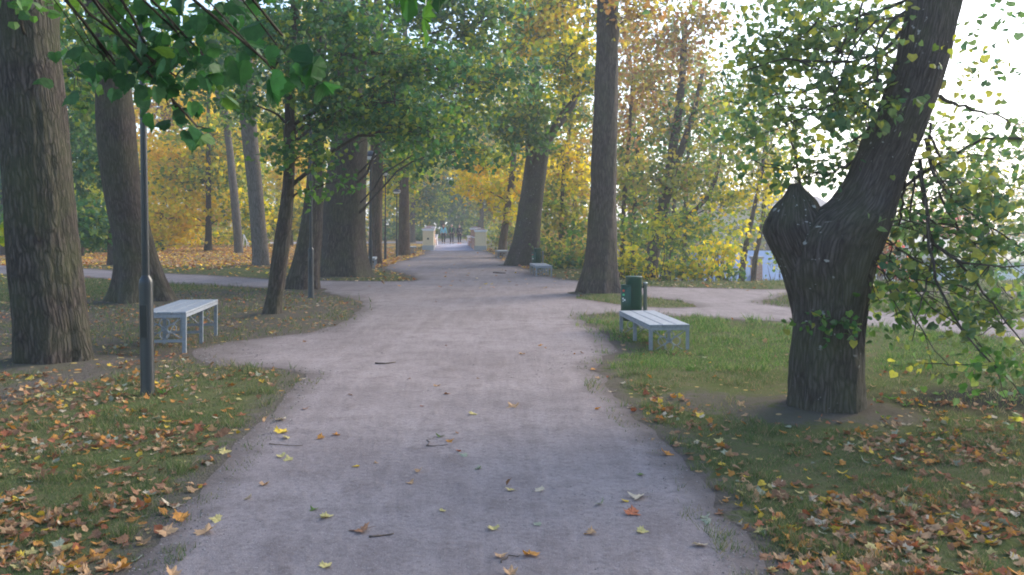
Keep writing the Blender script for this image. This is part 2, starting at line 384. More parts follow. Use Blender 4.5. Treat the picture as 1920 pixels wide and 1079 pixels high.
def make_ground():
    ys = np.concatenate([np.linspace(-60,0,12), np.geomspace(1.0, 110, 330), np.geomspace(118, 700, 24)])
    us = np.concatenate([np.linspace(-6,-.85,24), np.linspace(-.84,.84,300), np.linspace(.85,6,24)])
    Y, U = np.meshgrid(ys, us, indexing='ij'); X = U*np.maximum(Y, 5)
    X[Y < 0] = (U*14)[Y < 0]
    P = np.stack([X.ravel(), Y.ravel()], 1)
    z = gz(P[:,0], P[:,1])
    near = (P[:,1] > 0) & (P[:,1] < 80) & (np.abs(P[:,0]) < 45)
    dirt = np.zeros(len(P)); dp = np.full(len(P), 9.0)
    dp[near] = seg_dist(P[near], PATHR[::2]); ins = inside(P, PATHR) & ~inside(P, ISLER)
    dirt = np.clip(1-dp/(.35+.02*np.clip(P[:,1],0,40)), 0, 1)*.75; dirt[ins] = 1
    for (tx, ty, r) in TREE_BASES:
        d = np.hypot(P[:,0]-tx, P[:,1]-ty); dirt = np.maximum(dirt, .72*(1-sstep(r*.9, r*1.1+.55, d))); z += .04*(1-sstep(r, r+.5, d))
    # worn shady area on the left behind the bench, trodden strip in front of it
    dirt = np.maximum(dirt, .70*(1-sstep(3.5, 7.5, np.hypot((P[:,0]+5.5), (P[:,1]-15.5)*.8))))
    dirt = np.maximum(dirt, .8*(1-sstep(.15, .55, seg_dist(P, [G(-60,760),G(60,728),G(200,690),G(330,668)], False))))
    dirt = np.maximum(dirt, .62*(1-sstep(.2, 1.0, seg_dist(P, [G(1330,755),G(1480,775),G(1620,775)], False))))
    dirt = np.maximum(dirt, .9*(1-sstep(.2, 1.2, seg_dist(P, [G(1300,560),G(1400,567),G(1500,560)], False))))
    dirt = np.maximum(dirt, .7*(1-sstep(.3, .9, seg_dist(P, [G(730,500),G(770,490)], False))))
    dirt[inside(P, ISLER)] *= .3
    b = bankd(P); dirt = np.where(b > .5, .45, dirt)
    dark = (1-sstep(.35, 1.2, np.hypot((P[:,0]-4.5)*.5, (P[:,1]-7.85)*1.3)+(fbm(P[:,0]*2.5,P[:,1]*2.5,0,60)-.5)*.9))
    # leaf carpet
    L = np.full(len(P), .12)
    L = np.maximum(L, .95*(P[:,1] > 33)*(P[:,0] < -4)*sstep(34, 42, P[:,1]+fbm(P[:,0]*.3,P[:,1]*.3)*6))
    L = np.maximum(L, .42*(P[:,0] < -1.5)*(P[:,1] > 9)*(P[:,1] < 34)); L = np.maximum(L, .4*(P[:,1] > 30)*(P[:,1] < 62)*(P[:,0] < 0))
    L = np.where(b > .3, .45, L); L[dark > .3] = .1
    L = np.where((P[:,1] < 9), .28, L)
    col = np.stack([dirt, L, dark], 1)
    z[ins] -= .014*sstep(.10,.30,dp[ins])
    z[ins & (dp < .1)] -= .001
    n = len(us); i = np.arange(len(ys)-1)[:,None]; j = np.arange(n-1)[None,:]
    f = np.stack([i*n+j, i*n+j+1, (i+1)*n+j+1, (i+1)*n+j], -1).reshape(-1,4)
    mb = MB(); mb.add(np.column_stack([P, z]), f, col=col); o = mb.build('ground', M_GROUND); tag(o, kind='structure')

def make_path():
    pts = [tuple(p) for p in PATHR]; n1 = len(pts); E = [(i,(i+1)%n1) for i in range(n1)]
    q = [tuple(p) for p in ISLER]; n2 = len(q); E += [(n1+i, n1+(i+1)%n2) for i in range(n2)]
    pts += q; rng = np.random.default_rng(4); cand = []
    Y = 2.5
    while Y < 56:
        s = .10*max(1, Y/5); X = np.arange(-2.6*1 if Y < 12 else -1.0*Y, Y*.9 if Y > 12 else 4.0, s)
        cand.append(np.column_stack([X+rng.uniform(-.3,.3,len(X))*s, Y+rng.uniform(-.3,.3,len(X))*s])); Y += s
    cand = np.vstack(cand); cand = cand[inside(cand, PATHR) & ~inside(cand, ISLER)]
    cand = cand[seg_dist(cand, PATHR[::2]) > .05]
    allp = [Vector(p) for p in pts]+[Vector(p) for p in cand]
    v, e, f, _, _, _ = delaunay_2d_cdt(allp, E, [], 0, 1e-5)
    V = np.array([tuple(p) for p in v]); Fc = np.array([t for t in f if len(t) == 3]); cen = V[Fc].mean(1)
    Fc = Fc[inside(cen, PATHR) & ~inside(cen, ISLER)]
    a, b_, c_ = V[Fc[:,0]], V[Fc[:,1]], V[Fc[:,2]]
    cr = (b_-a)[:,0]*(c_-a)[:,1]-(b_-a)[:,1]*(c_-a)[:,0]; Fc[cr < 0] = Fc[cr < 0][:, ::-1]
    d = np.minimum(seg_dist(V, PATHR[::2]), seg_dist(V, ISLER)); edge = np.clip(1-d/(.30+.02*V[:,1].clip(0,20)), 0, 1)
    z = .002+.005*sstep(0,.3,d)+.012*(fbm(V[:,0]*1.2, V[:,1]*1.2, 0, 8)-.3)*sstep(.1,.5,d)
    mb = MB(); mb.add(np.column_stack([V, z]), Fc, col=np.column_stack([edge]*3)); tag(mb.build('gravel_path', M_PATH), kind='structure')

# ------------------------------------------------------------------ foliage
PAL = {
 'deep':   [(.030,.095,.028),(.042,.12,.034),(.06,.15,.045),(.04,.105,.045)],
 'dkgreen':[(.042,.115,.045),(.055,.14,.06),(.07,.165,.065),(.065,.15,.04),(.15,.23,.05),(.26,.30,.05)],
 'green':  [(.065,.155,.035),(.085,.19,.04),(.05,.13,.04),(.12,.22,.045)],
 'bgreen': [(.06,.14,.07),(.085,.17,.08),(.11,.20,.065),(.18,.23,.06)],
 'ygreen': [(.22,.30,.045),(.32,.37,.05),(.14,.22,.04),(.44,.43,.05),(.09,.16,.035)],
 'yellow': [(.78,.62,.05),(.86,.70,.06),(.66,.56,.05),(.50,.50,.05),(.82,.56,.05)],
 'gold':   [(.84,.60,.06),(.86,.66,.08),(.78,.48,.06),(.66,.56,.06)],
 'olive':  [(.27,.26,.06),(.38,.33,.07),(.19,.22,.06),(.50,.40,.08),(.38,.24,.08)],
 'rust':   [(.34,.16,.06),(.28,.17,.07),(.22,.17,.06),(.40,.22,.08)],
 'red':    [(.50,.13,.08),(.45,.20,.12),(.40,.10,.08)],
 'lime':   [(.13,.21,.08),(.16,.24,.085),(.23,.29,.08),(.38,.38,.08),(.10,.17,.075)],
 'litter': [(.42,.17,.045),(.50,.24,.07),(.34,.15,.07),(.46,.28,.13),(.55,.40,.22),(.27,.14,.08),(.50,.36,.06),(.56,.44,.30),(.30,.19,.15)],
}
def leaf_tmpl(kind):
    if kind == 'far':
        v = [(0,0,0),(.42,.45,-.12),(0,1,.02),(-.42,.5,-.12)]; f = [np.array([[0,1,2],[0,2,3]])]
    elif kind == 'mid':
        v = [(0,.12,0),(.38,.0,-.08),(.52,.38,-.14),(.30,.72,-.1),(0,1,-.05),(-.30,.70,-.1),(-.52,.36,-.14),(-.36,.0,-.08)]
        f = [np.array([[0,1,2],[0,2,3],[0,3,4],[0,4,5],[0,5,6],[0,6,7]])]
    elif kind == 'heart':
        o = [(0,.02),(.16,-.08),(.36,-.06),(.50,.10),(.47,.22),(.54,.36),(.44,.46),(.42,.62),(.27,.68),(.20,.82),(.08,.88),(0,1.08)]
        R_ = [(x, y, -.9*(x**2)-.22*y*y+(.02 if i%2 else -.01)) for i,(x,y) in enumerate(o)]; L_ = [(-x*.96, y*.98, z*1.15) for x,y,z in R_[1:-1]]
        v = R_+L_+[(0,.35,.03),(0,.7,-.03)]; m1, m2 = len(v)-2, len(v)-1; nR = len(R_); rr_ = list(range(nR)); ll = [0]+list(range(nR, nR+len(L_)))+[nR-1]; tri = []
        for k in range(nR-1):
            c_ = m1 if k < 6 else m2
            tri += [[c_, rr_[k], rr_[k+1]], [c_, ll[k+1], ll[k]]]
        tri += [[m1, rr_[6], m2], [m1, m2, ll[6]]]
        f = [np.array(tri)]
    else:   # maple, five lobes fanned from the stalk end
        o = [(.05,-.02),(.22,.02),(.46,-.10),(.42,.10),(.62,.18),(.50,.26),(.64,.46),(.44,.44),(.36,.52),(.30,.50),(.26,.66),(.16,.62),(.14,.82),(0,1.0)]
        pts = o+[(-x,y) for x,y in o[-2::-1]]
        v = [(0,.3,.05)]+[(x, y, -.16*abs(x)**1.3-.10*max(0,y-.4)+(.05 if i%2 else -.03)) for i,(x,y) in enumerate(pts)]
        n = len(pts); f = [np.array([[0,i+1,(i+1)%n+1] for i in range(n)])]
    return np.array(v, float), f
TM = {k: leaf_tmpl(k) for k in ('far','mid','maple','heart')}
def rot_mats(yaw, pitch, roll):
    cy_, sy = np.cos(yaw), np.sin(yaw); cp, sp = np.cos(pitch), np.sin(pitch); cr, sr = np.cos(roll), np.sin(roll)
    Z = np.zeros_like(yaw); O = np.ones_like(yaw)
    Rz = np.array([[cy_,-sy,Z],[sy,cy_,Z],[Z,Z,O]]); Rx = np.array([[O,Z,Z],[Z,cp,-sp],[Z,sp,cp]]); Ry = np.array([[cr,Z,sr],[Z,O,Z],[-sr,Z,cr]])
    return np.einsum('ijn,jkn,kln->nil', Rz, Rx, Ry)
def add_leaves(mb, P, size, cols, rng, kind='mid', pitch=(-1.5,.3), roll=.7):
    n = len(P)
    if n == 0: return
    v, fs = TM[kind]; M = rot_mats(rng.uniform(0, 6.283, n), rng.uniform(pitch[0], pitch[1], n), rng.normal(0, roll, n))
    s = size*rng.uniform(.65, 1.25, n)
    sh = v[None]*np.stack([rng.uniform(.8,1.15,n), np.ones(n), rng.uniform(.4,2.2,n)], 1)[:,None,:]
    V = np.einsum('nij,nkj->nki', M, sh)*s[:,None,None]+P[:,None,:]
    k = len(v); off = (np.arange(n)*k)[:,None,None]
    mb.add(V.reshape(-1,3), [(f[None]+off).reshape(-1, f.shape[1]) for f in fs], col=np.repeat(cols, k, axis=0))
def pal_cols(pal, n, rng, base=None):
    p = np.array(sum((PAL[q] for q in (pal if isinstance(pal, (list,tuple)) else [pal])), []))
    i = rng.integers(0, len(p), n) if base is None else np.where(rng.random(n) < .55, base, rng.integers(0, len(p), n))
    return p[i]*rng.uniform(.78, 1.22, n)[:,None]

def smooth_path(a, b, rng, up=.12, sag=.05, wig=.06, n=9):
    t = np.linspace(0,1,n)[:,None]; a = np.asarray(a); b = np.asarray(b); L = np.linalg.norm(b-a)
    p = a+(b-a)*t; p[:,2] += (up*L*np.sin(t[:,0]*math.pi)**1.0) - sag*L*(t[:,0]**2)*(1-t[:,0])*2
    w_ = np.cumsum(rng.normal(0, 1, (n,3)), 0); w_ -= w_[0]; w_ = w_-t*w_[-1]
    return p+w_*wig*L/math.sqrt(n)

# a blob is one leafy bough: centre, radii, coverage, colours, leaf size
def B(px, py, Y, rx, ry, dep, cov=1.4, pal='green', ls=.12, kind='mid', limb=True, droop=0.0, ysh=0):
    c = W(px, py, Y); s = Y/F
    n = int(1.75*cov*math.pi*rx*ry/(.42*(ls*F/Y)**2))
    return dict(c=c, r=np.array([rx*s, dep, ry*s]), n=max(n,6), pal=pal, ls=ls, kind=kind, limb=limb, droop=droop)
def BW(x, y, z, r, n, pal, ls=.2, kind='far', limb=True):
    return dict(c=np.array([x,y,z],float), r=np.array(r if isinstance(r,(tuple,list)) else (r,r,r*.8),float), n=n, pal=pal, ls=ls, kind=kind, limb=limb, droop=0)

def grow(lf, brs, blobs, tp, tr, rng, twig=True, lr=1.0):
    """tp, tr: trunk centre line and radii; leaves into lf, each bough (limb with its twigs) a mesh of its own in brs"""
    for b in blobs:
        c, r = b['c'], b['r']; K = max(2, int(b['n']/ (22 if b['kind'] != 'far' else 36)))
        K = min(K, 170)
        d = rng.normal(0,1,(K,3)); d /= np.linalg.norm(d,axis=1)[:,None]; rad = rng.random(K)**.45
        cc = c+d*rad[:,None]*r
        if b['droop']: cc[:,2] -= b['droop']*np.abs(rng.normal(0,1,K))
        per = np.maximum(1, rng.multinomial(b['n'], rng.dirichlet(np.full(K, 2.2))))
        sg = np.clip(np.mean(r)/K**(1/3)*.85, .10, 1.4)*np.array([1,1,.62])
        idx = np.repeat(np.arange(K), per); P = cc[idx]+rng.normal(0,1,(len(idx),3))*sg
        npal = len(sum((PAL[q] for q in (b['pal'] if isinstance(b['pal'],(list,tuple)) else [b['pal']])), []))
        cols = pal_cols(b['pal'], len(idx), rng, base=rng.integers(0,npal,K)[idx])
        add_leaves(lf, P, b['ls'], cols, rng, b['kind'])
        br = MB()
        if b['limb']:
            hd = np.hypot(tp[:,0]-c[0], tp[:,1]-c[1]); score = np.abs(tp[:,2]-(c[2]-.45*hd))+.15*hd
            i = int(np.argmin(score+ (tp[:,2] < b.get('zmin', 1.5))*50)); a = tp[i]
            rr = min(tr[i]*.40, .015+.011*np.linalg.norm(c-a))*lr; L = smooth_path(a, c+np.array([0,0,-.15*r[2]]), rng, n=10)
            br.tube(L, np.linspace(rr, max(.004, rr*.3), 10), n=7)
        else:
            L = np.array([c+np.array([0,0,r[2]*.9]), c]); rr = .03*lr
        if twig:
            for k in range(min(K, 60)):
                j = rng.integers(len(L)//2, len(L)) if rng.random() < .7 else len(L)-1
                s = smooth_path(L[j], cc[k], rng, up=.06, sag=.12, n=6)
                br.tube(s, np.linspace(max(.004, rr*.22), .0025+.00012*c[1], 6), n=4, cap=False)
        if br.n: brs.append(br)

def trunk_mesh(mb, rings, rng, n=40, flare=0.35, lump=.05, step=.12, base=None, lobes=6, ridge=0.0):
    """rings: (x, y, z, r) from the ground up; horizontal rings so the outline follows the list"""
    q = np.array(rings, float); z = q[:,2]
    zz = np.arange(z[0], z[-1], step) if (z[-1]-z[0])/step < 400 else np.linspace(z[0], z[-1], 400)
    zz = np.append(zz, z[-1]); 
    def ip(k):
        v = np.interp(zz, z, q[:,k])
        ker = np.array([1,2,3,2,1])/9
        vp = np.pad(v, 2, 'edge'); s = np.convolve(vp, ker, 'valid'); s[0] = v[0]; s[-1] = v[-1]; return s
    x, y, r = ip(0), ip(1), ip(3); a = np.arange(n)*2*math.pi/n; ph = rng.uniform(0,6.28,3)
    h = zz-z[0]
    rad = r[:,None]*np.ones(n)[None]
    fl = flare*np.exp(-h/ (r[0]*1.1+.05))
    lob = .5+.5*np.cos(lobes*a+ph[0]+.6*np.sin(2*a+ph[1])); rad *= 1+fl[:,None]*(.15+1.0*lob[None]**1.5)
    nx = fbm(np.cos(a)[None]*1.6+ph[2], np.sin(a)[None]*1.6, zz[:,None]*.8, int(ph[0]*50))-.5
    rad *= 1+lump*2*nx
    if ridge > 0:
        rn = fbm(np.cos(a)[None]*r[:,None]*ridge, np.sin(a)[None]*r[:,None]*ridge, zz[:,None]*ridge*.12, int(ph[1]*70), 3)
        rad += (np.abs(rn-.5)*-2+.25)*.05
    for _ in range(int(3+len(zz)/60)):   # knots and branch scars
        ka, kz, ks = rng.uniform(0,6.28), rng.uniform(.3, .9)*(zz[-1]-z[0]), rng.uniform(.05,.11)
        da = (a-ka+math.pi)%(2*math.pi)-math.pi; g2 = ((da[None]*r[:,None])**2+((h-kz)[:,None]*.8)**2)/ks**2
        rad += .035*np.exp(-g2)-.03*np.exp(-g2*7)
    V = np.stack([x[:,None]+rad*np.cos(a), y[:,None]+rad*np.sin(a), np.broadcast_to(zz[:,None], rad.shape)], -1)
    sl = np.concatenate([[0], np.cumsum(np.sqrt(np.diff(x)**2+np.diff(y)**2+np.diff(zz)**2))])
    rb = r.mean()
    bk = np.stack([np.broadcast_to(rb*np.cos(a), rad.shape), np.broadcast_to(rb*np.sin(a), rad.shape), np.broadcast_to(sl[:,None], rad.shape)], -1)+ph
    m = len(zz); i = np.arange(m-1)[:,None]; j = np.arange(n)[None]; j2 = (j+1)%n
    f = np.stack([i*n+j, i*n+j2, (i+1)*n+j2, (i+1)*n+j], -1).reshape(-1,4)
    mb.add(V.reshape(-1,3), [f, (np.arange(n)+(m-1)*n)[None]], bk=bk.reshape(-1,3))
    return np.column_stack([x,y,zz]), r
def PR(rows, Y, Yt=None):
    """photo rows (y, left, right) -> rings; Yt: distance at the last row (trunks lean in depth too)"""
    out = []; n = len(rows); y0 = rows[0][0]; y1 = rows[-1][0]
    for (py, l, r) in rows:
        t = (y0-py)/(y0-y1) if y0 != y1 else 0; YY = Y+((Yt if Yt else Y)-Y)*t
        p = W((l+r)/2, py, YY); out.append((p[0], YY, p[2], (r-l)/2/F*YY))
    return out
def tree(name, label, rings, blobs, seed, cat='tree', group=None, bark=None, extra=None, n=32, flare=.35, lump=.05, base_z=None, twig=True, ridge=0.0, lobes=6, up=None, step=.12, lr=1.0, drawn=None):
    rng = np.random.default_rng(seed); rings = [list(r) for r in rings]
    z0 = float(gz(rings[0][0], rings[0][1])[0]) if base_z is None else base_z
    rings[0][2] = z0-.12
    bx, by = rings[0][0], rings[0][1]; TREE_BASES.append((bx, by, rings[0][3]*(1+.5*flare)))
    o = empty(name, (bx, by, z0)); tag(o, label, cat, group)
    t = MB(); tp, tr = trunk_mesh(t, rings, rng, n, flare, lump, ridge=ridge, lobes=lobes, step=step)
    lf = MB(); brs = []; rel = (bx,by,z0)
    t.build('trunk', bark or BARK, o, rel=rel)
    for ex in (extra or []):      # second stems and big limbs: rings lists
        t2 = MB(); p2, r2 = trunk_mesh(t2, ex, rng, n, 0, lump*1.3, step=step, ridge=ridge); tp = np.vstack([tp, p2]); tr = np.concatenate([tr, r2])
        t2.build('limb', bark or BARK, o, rel=rel)
    grow(lf, brs, blobs, tp, tr, rng, twig, lr)
    for (Yd, r0, pts) in (drawn or []):   # long bare twigs with their own course
        q = np.array([W(px, py, Yd+.12*k*(-1)**len(pts)) for k, (px, py) in enumerate(pts)]); t_ = np.linspace(0, 1, 14); ii = np.linspace(0, 1, len(q))
        q = np.column_stack([np.interp(t_, ii, q[:,k]) for k in range(3)]); q[1:-1] = (q[:-2]+2*q[1:-1]+q[2:])/4; q[1:-1] += rng.normal(0,.008,(12,3))
        m = MB(); m.tube(q, np.linspace(r0, r0*.3, 14), n=6)
        for k in range(7):
            j = rng.integers(3, 14); e_ = q[j]+np.array([rng.normal(0,.16), rng.normal(0,.1), -abs(rng.normal(.1,.14))]); m.tube(smooth_path(q[j], e_, rng, up=0, sag=.1, n=5), np.linspace(r0*.3, .002, 5), n=4, cap=False)
            P = e_+rng.normal(0,.05,(5,3)); add_leaves(lf, P, .08, pal_cols(['lime','bgreen'], 5, rng), rng, 'mid')
        brs.append(m)
    if by < 42:
        for m in brs: m.build('branch', bark or BARK, o, rel=rel)
    elif brs:
        allb = MB()
        for m in brs:
            for v_, f_l, bk_ in [(np.concatenate(m.v), m.f, np.concatenate(m.bk))]: allb.add(v_, f_l, bk=bk_)
        allb.build('branches', bark or BARK, o, rel=rel)
    if lf.n: lf.build('crown', LEAF, o, rel=rel, smooth=False)
    return o
def up_from(rings, h, dx=0, dy=0, rtop=.1):
    x,y,z,r = rings[-1]; return list(rings)+[(x+dx*.5, y+dy*.5, z+h*.5, (r+rtop)/2*1.05), (x+dx, y+dy, z+h, rtop)]

# ================================================================== TREES
# ---- left foreground trunk
r = PR([(682,40,168),(600,34,158),(500,24,146),(400,16,136),(300,9,126),(200,2,116),(100,-8,106),(0,-16,97)], 10.05, 10.0)
r = up_from(r, 7, -1.0, .3, .16)
tree('maple_tree', 'thick rough-barked trunk nearest on the left, behind the dark lamp post', r,
     [BW(-7.5,9.5,8.5,(2.2,2.0,1.5),1500,'green',.14,'mid'), BW(-5.0,11.5,8.8,(2.0,2,1.3),1300,'green',.14,'mid'), BW(-9.5,12,7.5,(2.2,2,1.6),1300,['green','ygreen'],.14,'mid'),
      B(25,-5,9.0,60,22,.6,1.0,'green',.13), B(15,400,12.5,20,60,.5,.9,['green','ygreen'],.14,limb=False), B(15,850/2+8,11.5,14,30,.4,.8,'ygreen',.13,limb=False)], 11,
     bark=BARK_ROUGH, n=96, flare=.22, lump=.035, ridge=9, step=.05)
# ---- second left trunk, leaning
r = PR([(568,224,308),(540,224,304),(500,222,296),(450,216,285),(400,205,273),(340,194,262),(280,186,255),(220,182,250),(160,181,243),(100,178,232),(50,168,218),(0,155,206)], 18.0, 17.0)
tree('maple_tree', 'leaning thick trunk between the nearest left trunk and the grey bench, flared at its foot', up_from(r, 6, -2.2, 1, .2),
     [BW(-11,17,8,(3,3,2),2200,'green',.17,'mid'), BW(-7,18,8.5,(3,3,1.6),2200,['green','dkgreen'],.17,'mid'), BW(-9,20,10,(3,3,2),1500,'ygreen',.18,'mid'),
      B(230,60,16,95,60,1.0,1.3,'green',.15), B(140,120,19,45,90,1.2,1.1,['green','dkgreen'],.15), B(290,20,17,50,35,1.2,.8,'dkgreen',.14)], 12, bark=BARK, n=64, flare=.75, lump=.04, lobes=5, step=.07)
# ---- thin trunk behind it
r = PR([(498,203,226),(430,202,224),(330,200,220),(200,196,214),(100,192,208)], 35)
tree('tree', 'grey-brown straight trunk half hidden behind the leaning thick trunk on the left', up_from(r, 4, 0, 1, .1),
     [B(170,300,35,65,70,1.6,1.5,['green','dkgreen'],.19), B(150,180,35,80,70,1.8,1.3,['green','ygreen'],.19), B(175,400,34,55,50,1.5,1.6,'dkgreen',.18), B(185,440,35,45,22,1.2,1.4,['dkgreen','green'],.18),
      B(240,120,35,60,50,1.5,1.1,'green',.19)], 13, n=20)
# ---- dark green and mixed trees filling the far left
r = PR([(468,0,14),(430,2,12),(330,0,10),(200,-4,6)], 47)
tree('tree', 'dark thin trunk with deep green low crown at the far left frame edge', up_from(r, 6, 1, 0, .1),
     [B(30,330,45,60,110,2,1.4,['dkgreen','green'],.24), B(-40,250,45,60,120,2,1.4,'green',.24), B(30,420,44,50,26,1.6,1.3,'dkgreen',.22), B(40,180,45,70,80,2,1.0,'green',.24)], 14, n=16)
r = PR([(470,150,158),(430,150,158),(330,150,160),(200,150,160)], 46)
tree('tree', 'bushy green tree filling the gap between the two nearest left trunks', up_from(r, 8, 1, 0, .1),
     [B(160,380,44,70,70,2,1.7,['dkgreen','green'],.23), B(150,270,45,80,70,2,1.6,['dkgreen','green'],.23), B(160,150,45,90,80,2.2,1.2,['green','dkgreen'],.23), B(130,50,45,80,70,2.2,.9,['green','gold'],.23),
      B(190,330,43,30,60,1.2,.9,'ygreen',.22), B(150,438,44,60,20,1.8,1.3,['dkgreen','green'],.23)], 15, n=16)
# ---- yellow maples at the middle left
r = PR([(472,383,397),(440,385,397),(380,386,396),(300,387,395),(200,388,394)], 56)
tree('maple_tree', 'golden yellow maple with low spreading crown and short dark brown trunk on the leaf carpet', up_from(r, 3, 0, 0, .08),
     [B(330,400,56,75,55,2.4,1.7,['yellow','gold'],.26), B(450,395,56,60,50,2.4,1.5,['yellow','ygreen'],.26), B(390,330,57,100,50,3,1.7,['yellow','ygreen'],.26), B(330,310,58,70,60,2.6,1.6,'gold',.26),
      B(400,250,57,90,50,2.6,1.5,['gold','ygreen'],.26), B(360,180,58,70,50,2.4,1.3,['gold','yellow'],.26), B(320,445,56,50,22,2,1.4,['yellow','gold'],.26), B(450,310,58,40,40,2,1.4,'ygreen',.26)], 16, n=16, bark=BARK)
r = PR([(462,300,312),(430,300,312),(330,302,312),(150,304,312)], 70)
tree('maple_tree', 'orange-gold maple showing between the lamp post and the yellow maple', up_from(r, 5, 0, 0, .1),
     [B(310,300,70,70,70,3,1.8,'gold',.3), B(300,400,70,60,55,3,1.8,['gold','yellow'],.3), B(330,200,70,80,60,3,1.6,['gold','rust'],.3), B(420,140,70,80,50,3,1.3,['gold','yellow'],.3), B(300,120,70,70,50,3,1.1,'gold',.3),
      B(290,445,69,50,16,2,1.5,['gold','ygreen'],.28)], 17, n=14)
r = PR([(461,540,550),(430,540,550),(330,541,549),(180,542,548)], 72)
tree('maple_tree', 'bright yellow maple seen behind the curved slim trunk', up_from(r, 6, 0, 0, .1),
     [B(500,250,72,70,60,3,1.6,['yellow','ygreen'],.3), B(560,310,72,60,70,3,1.7,['yellow','gold'],.3), B(520,395,70,70,48,3,1.7,['yellow','ygreen'],.3), B(590,400,70,50,50,3,1.5,['yellow','ygreen'],.3), B(540,150,72,80,60,3,1.5,['yellow','ygreen'],.3),
      B(470,70,72,90,60,3,1.1,['gold','yellow'],.3), B(600,60,72,80,60,3,1.2,['yellow','gold'],.3), B(500,438,72,60,12,2,1.2,'ygreen',.28)], 18, n=14)
# ---- forked thin grey trunk
r = PR([(474,440,456),(430,437,453),(350,430,445),(280,424,437),(215,416,428)], 50.5)
ex = [PR([(225,415,427),(180,405,416),(130,386,396),(60,366,375)], 50.5), PR([(225,417,429),(180,414,424),(125,408,417),(40,400,408)], 50.5)]
tree('tree', 'slim pale grey trunk that forks high up, left of the thicker grey trunk', r,
     [B(400,130,50,60,40,1.6,1.1,['green','ygreen'],.2), B(360,60,50,60,50,1.6,.8,['gold','green'],.2), B(420,50,50,60,50,1.6,.9,['green','ygreen'],.2), B(440,220,50,40,30,1.2,.7,'ygreen',.2)], 19, n=18, bark=BARK_PALE, extra=ex)
r = PR([(502,474,506),(480,474,504),(440,471,500),(400,468,496),(340,463,491),(280,456,485),(220,450,480),(160,446,476),(100,442,472),(0,436,464)], 34.5)
tree('tree', 'medium grey-green trunk between the forked slim tree and the curved slim trunk', up_from(r, 5, -.5, 0, .12),
     [B(450,90,33,70,60,1.6,1.1,['green','dkgreen'],.18), B(430,190,33,60,25,1.2,.8,['green','dkgreen'],.18), B(520,60,34,60,50,1.5,1.0,'green',.18), B(380,130,33,70,50,1.5,.8,'green',.18)], 20, n=28, bark=BARK_PALE)
# ---- curved slim trunk (whose leafage hangs over the path)
r = PR([(594,492,526),(570,498,526),(540,503,533),(500,507,538),(450,514,545),(400,523,549),(350,530,552),(300,533,553),(250,534,553),(200,534,552),(140,536,552),(70,540,556),(0,546,561)], 15.3, 15.0)
tree('maple_tree', 'curved slim dark trunk leaning right at the left path edge, with dark green boughs', up_from(r, 2.2, .3, 0, .06),
     [B(600,150,14.6,80,60,.8,1.5,['dkgreen','dkgreen','green','bgreen'],.092,droop=.1), B(520,100,14.4,60,60,.7,1.2,['dkgreen','dkgreen','green','bgreen'],.092), B(635,215,15,65,50,.8,1.2,['dkgreen','dkgreen','green','bgreen'],.092,droop=.1), B(560,290,14.7,60,40,.6,1.1,['dkgreen','green'],.092,droop=.12),
      B(740,180,15,80,70,.9,1.2,['dkgreen','dkgreen','green','bgreen'],.092,droop=.1), B(700,90,15,90,60,.9,1.1,['dkgreen','dkgreen','green','bgreen'],.092), B(620,30,15,80,45,.8,1.2,['dkgreen','dkgreen','green','bgreen'],.092), B(820,120,15.5,70,60,.9,1.1,['dkgreen','green'],.092,droop=.1),
      B(800,240,15.5,70,45,.9,1.5,['dkgreen','green'],.092,droop=.15), B(620,340,15.2,40,26,.5,.9,'green',.115,droop=.12), B(460,190,14.5,50,40,.5,.8,['dkgreen','green'],.092), B(480,60,14.5,70,50,.6,.9,['dkgreen','dkgreen','green','bgreen'],.092)], 21, n=40, flare=.5, bark=BARK, step=.06)
# ---- leaning trunk with the second lamp post
r = PR([(544,538,592),(520,542,596),(480,552,600),(440,560,603),(400,567,605),(350,574,607),(300,578,607),(240,582,608),(150,588,610),(40,594,614)], 21.5, 22.5)
tree('tree', 'thick dark trunk leaning right directly behind the second lamp post', up_from(r, 4, .6, 0, .1),
     [B(560,60,21,90,60,1,1.1,['dkgreen','green'],.14), B(620,230,21.5,60,50,.8,1.1,'dkgreen',.14), B(560,210,21,50,50,.8,.9,['dkgreen','ygreen'],.14)], 22, n=40, flare=.45, bark=BARK)
# ---- the great trunk beside the crossing
r = PR([(522,590,690),(505,596,686),(470,602,683),(430,606,683),(380,607,685),(330,613,686),(280,620,689),(230,626,690),(180,629,690),(120,618,672),(60,606,664),(0,600,660)], 27.0)
ex = [PR([(240,640,690),(180,652,684),(120,664,690),(50,672,694),(-40,680,700)], 27.0)]
tree('lime_tree', 'broadest grey-brown trunk left of the path, wide at its foot beside the crossing', up_from(r, 6, -.6, 0, .2),
     [B(760,150,24,90,80,1.4,1.1,['dkgreen','green','ygreen'],.15), B(740,235,25,60,36,1,1.3,['dkgreen','green'],.15), B(860,60,24,90,60,1.4,1.2,['dkgreen','bgreen'],.15), B(880,170,23,70,80,1.3,1.1,['dkgreen','bgreen','ygreen'],.15,droop=.3),
      B(850,265,24,80,40,1.1,1.3,['dkgreen','bgreen'],.15,droop=.2), B(960,130,22.5,50,70,1.2,.8,['dkgreen','bgreen'],.14,droop=.3), B(940,20,23,70,40,1.2,1.0,['bgreen','green','ygreen'],.15), B(920,280,23,50,30,.9,1.0,['bgreen','dkgreen'],.14,droop=.2), B(850,-10,24,120,40,1.4,1.4,['dkgreen','bgreen'],.15), B(640,60,26,70,50,1.2,1.0,['green','dkgreen'],.16), B(740,30,25,80,50,1.4,1.2,['dkgreen','green'],.15)], 23, n=64, flare=.35, extra=ex, bark=BARK, lobes=5, lr=.45)
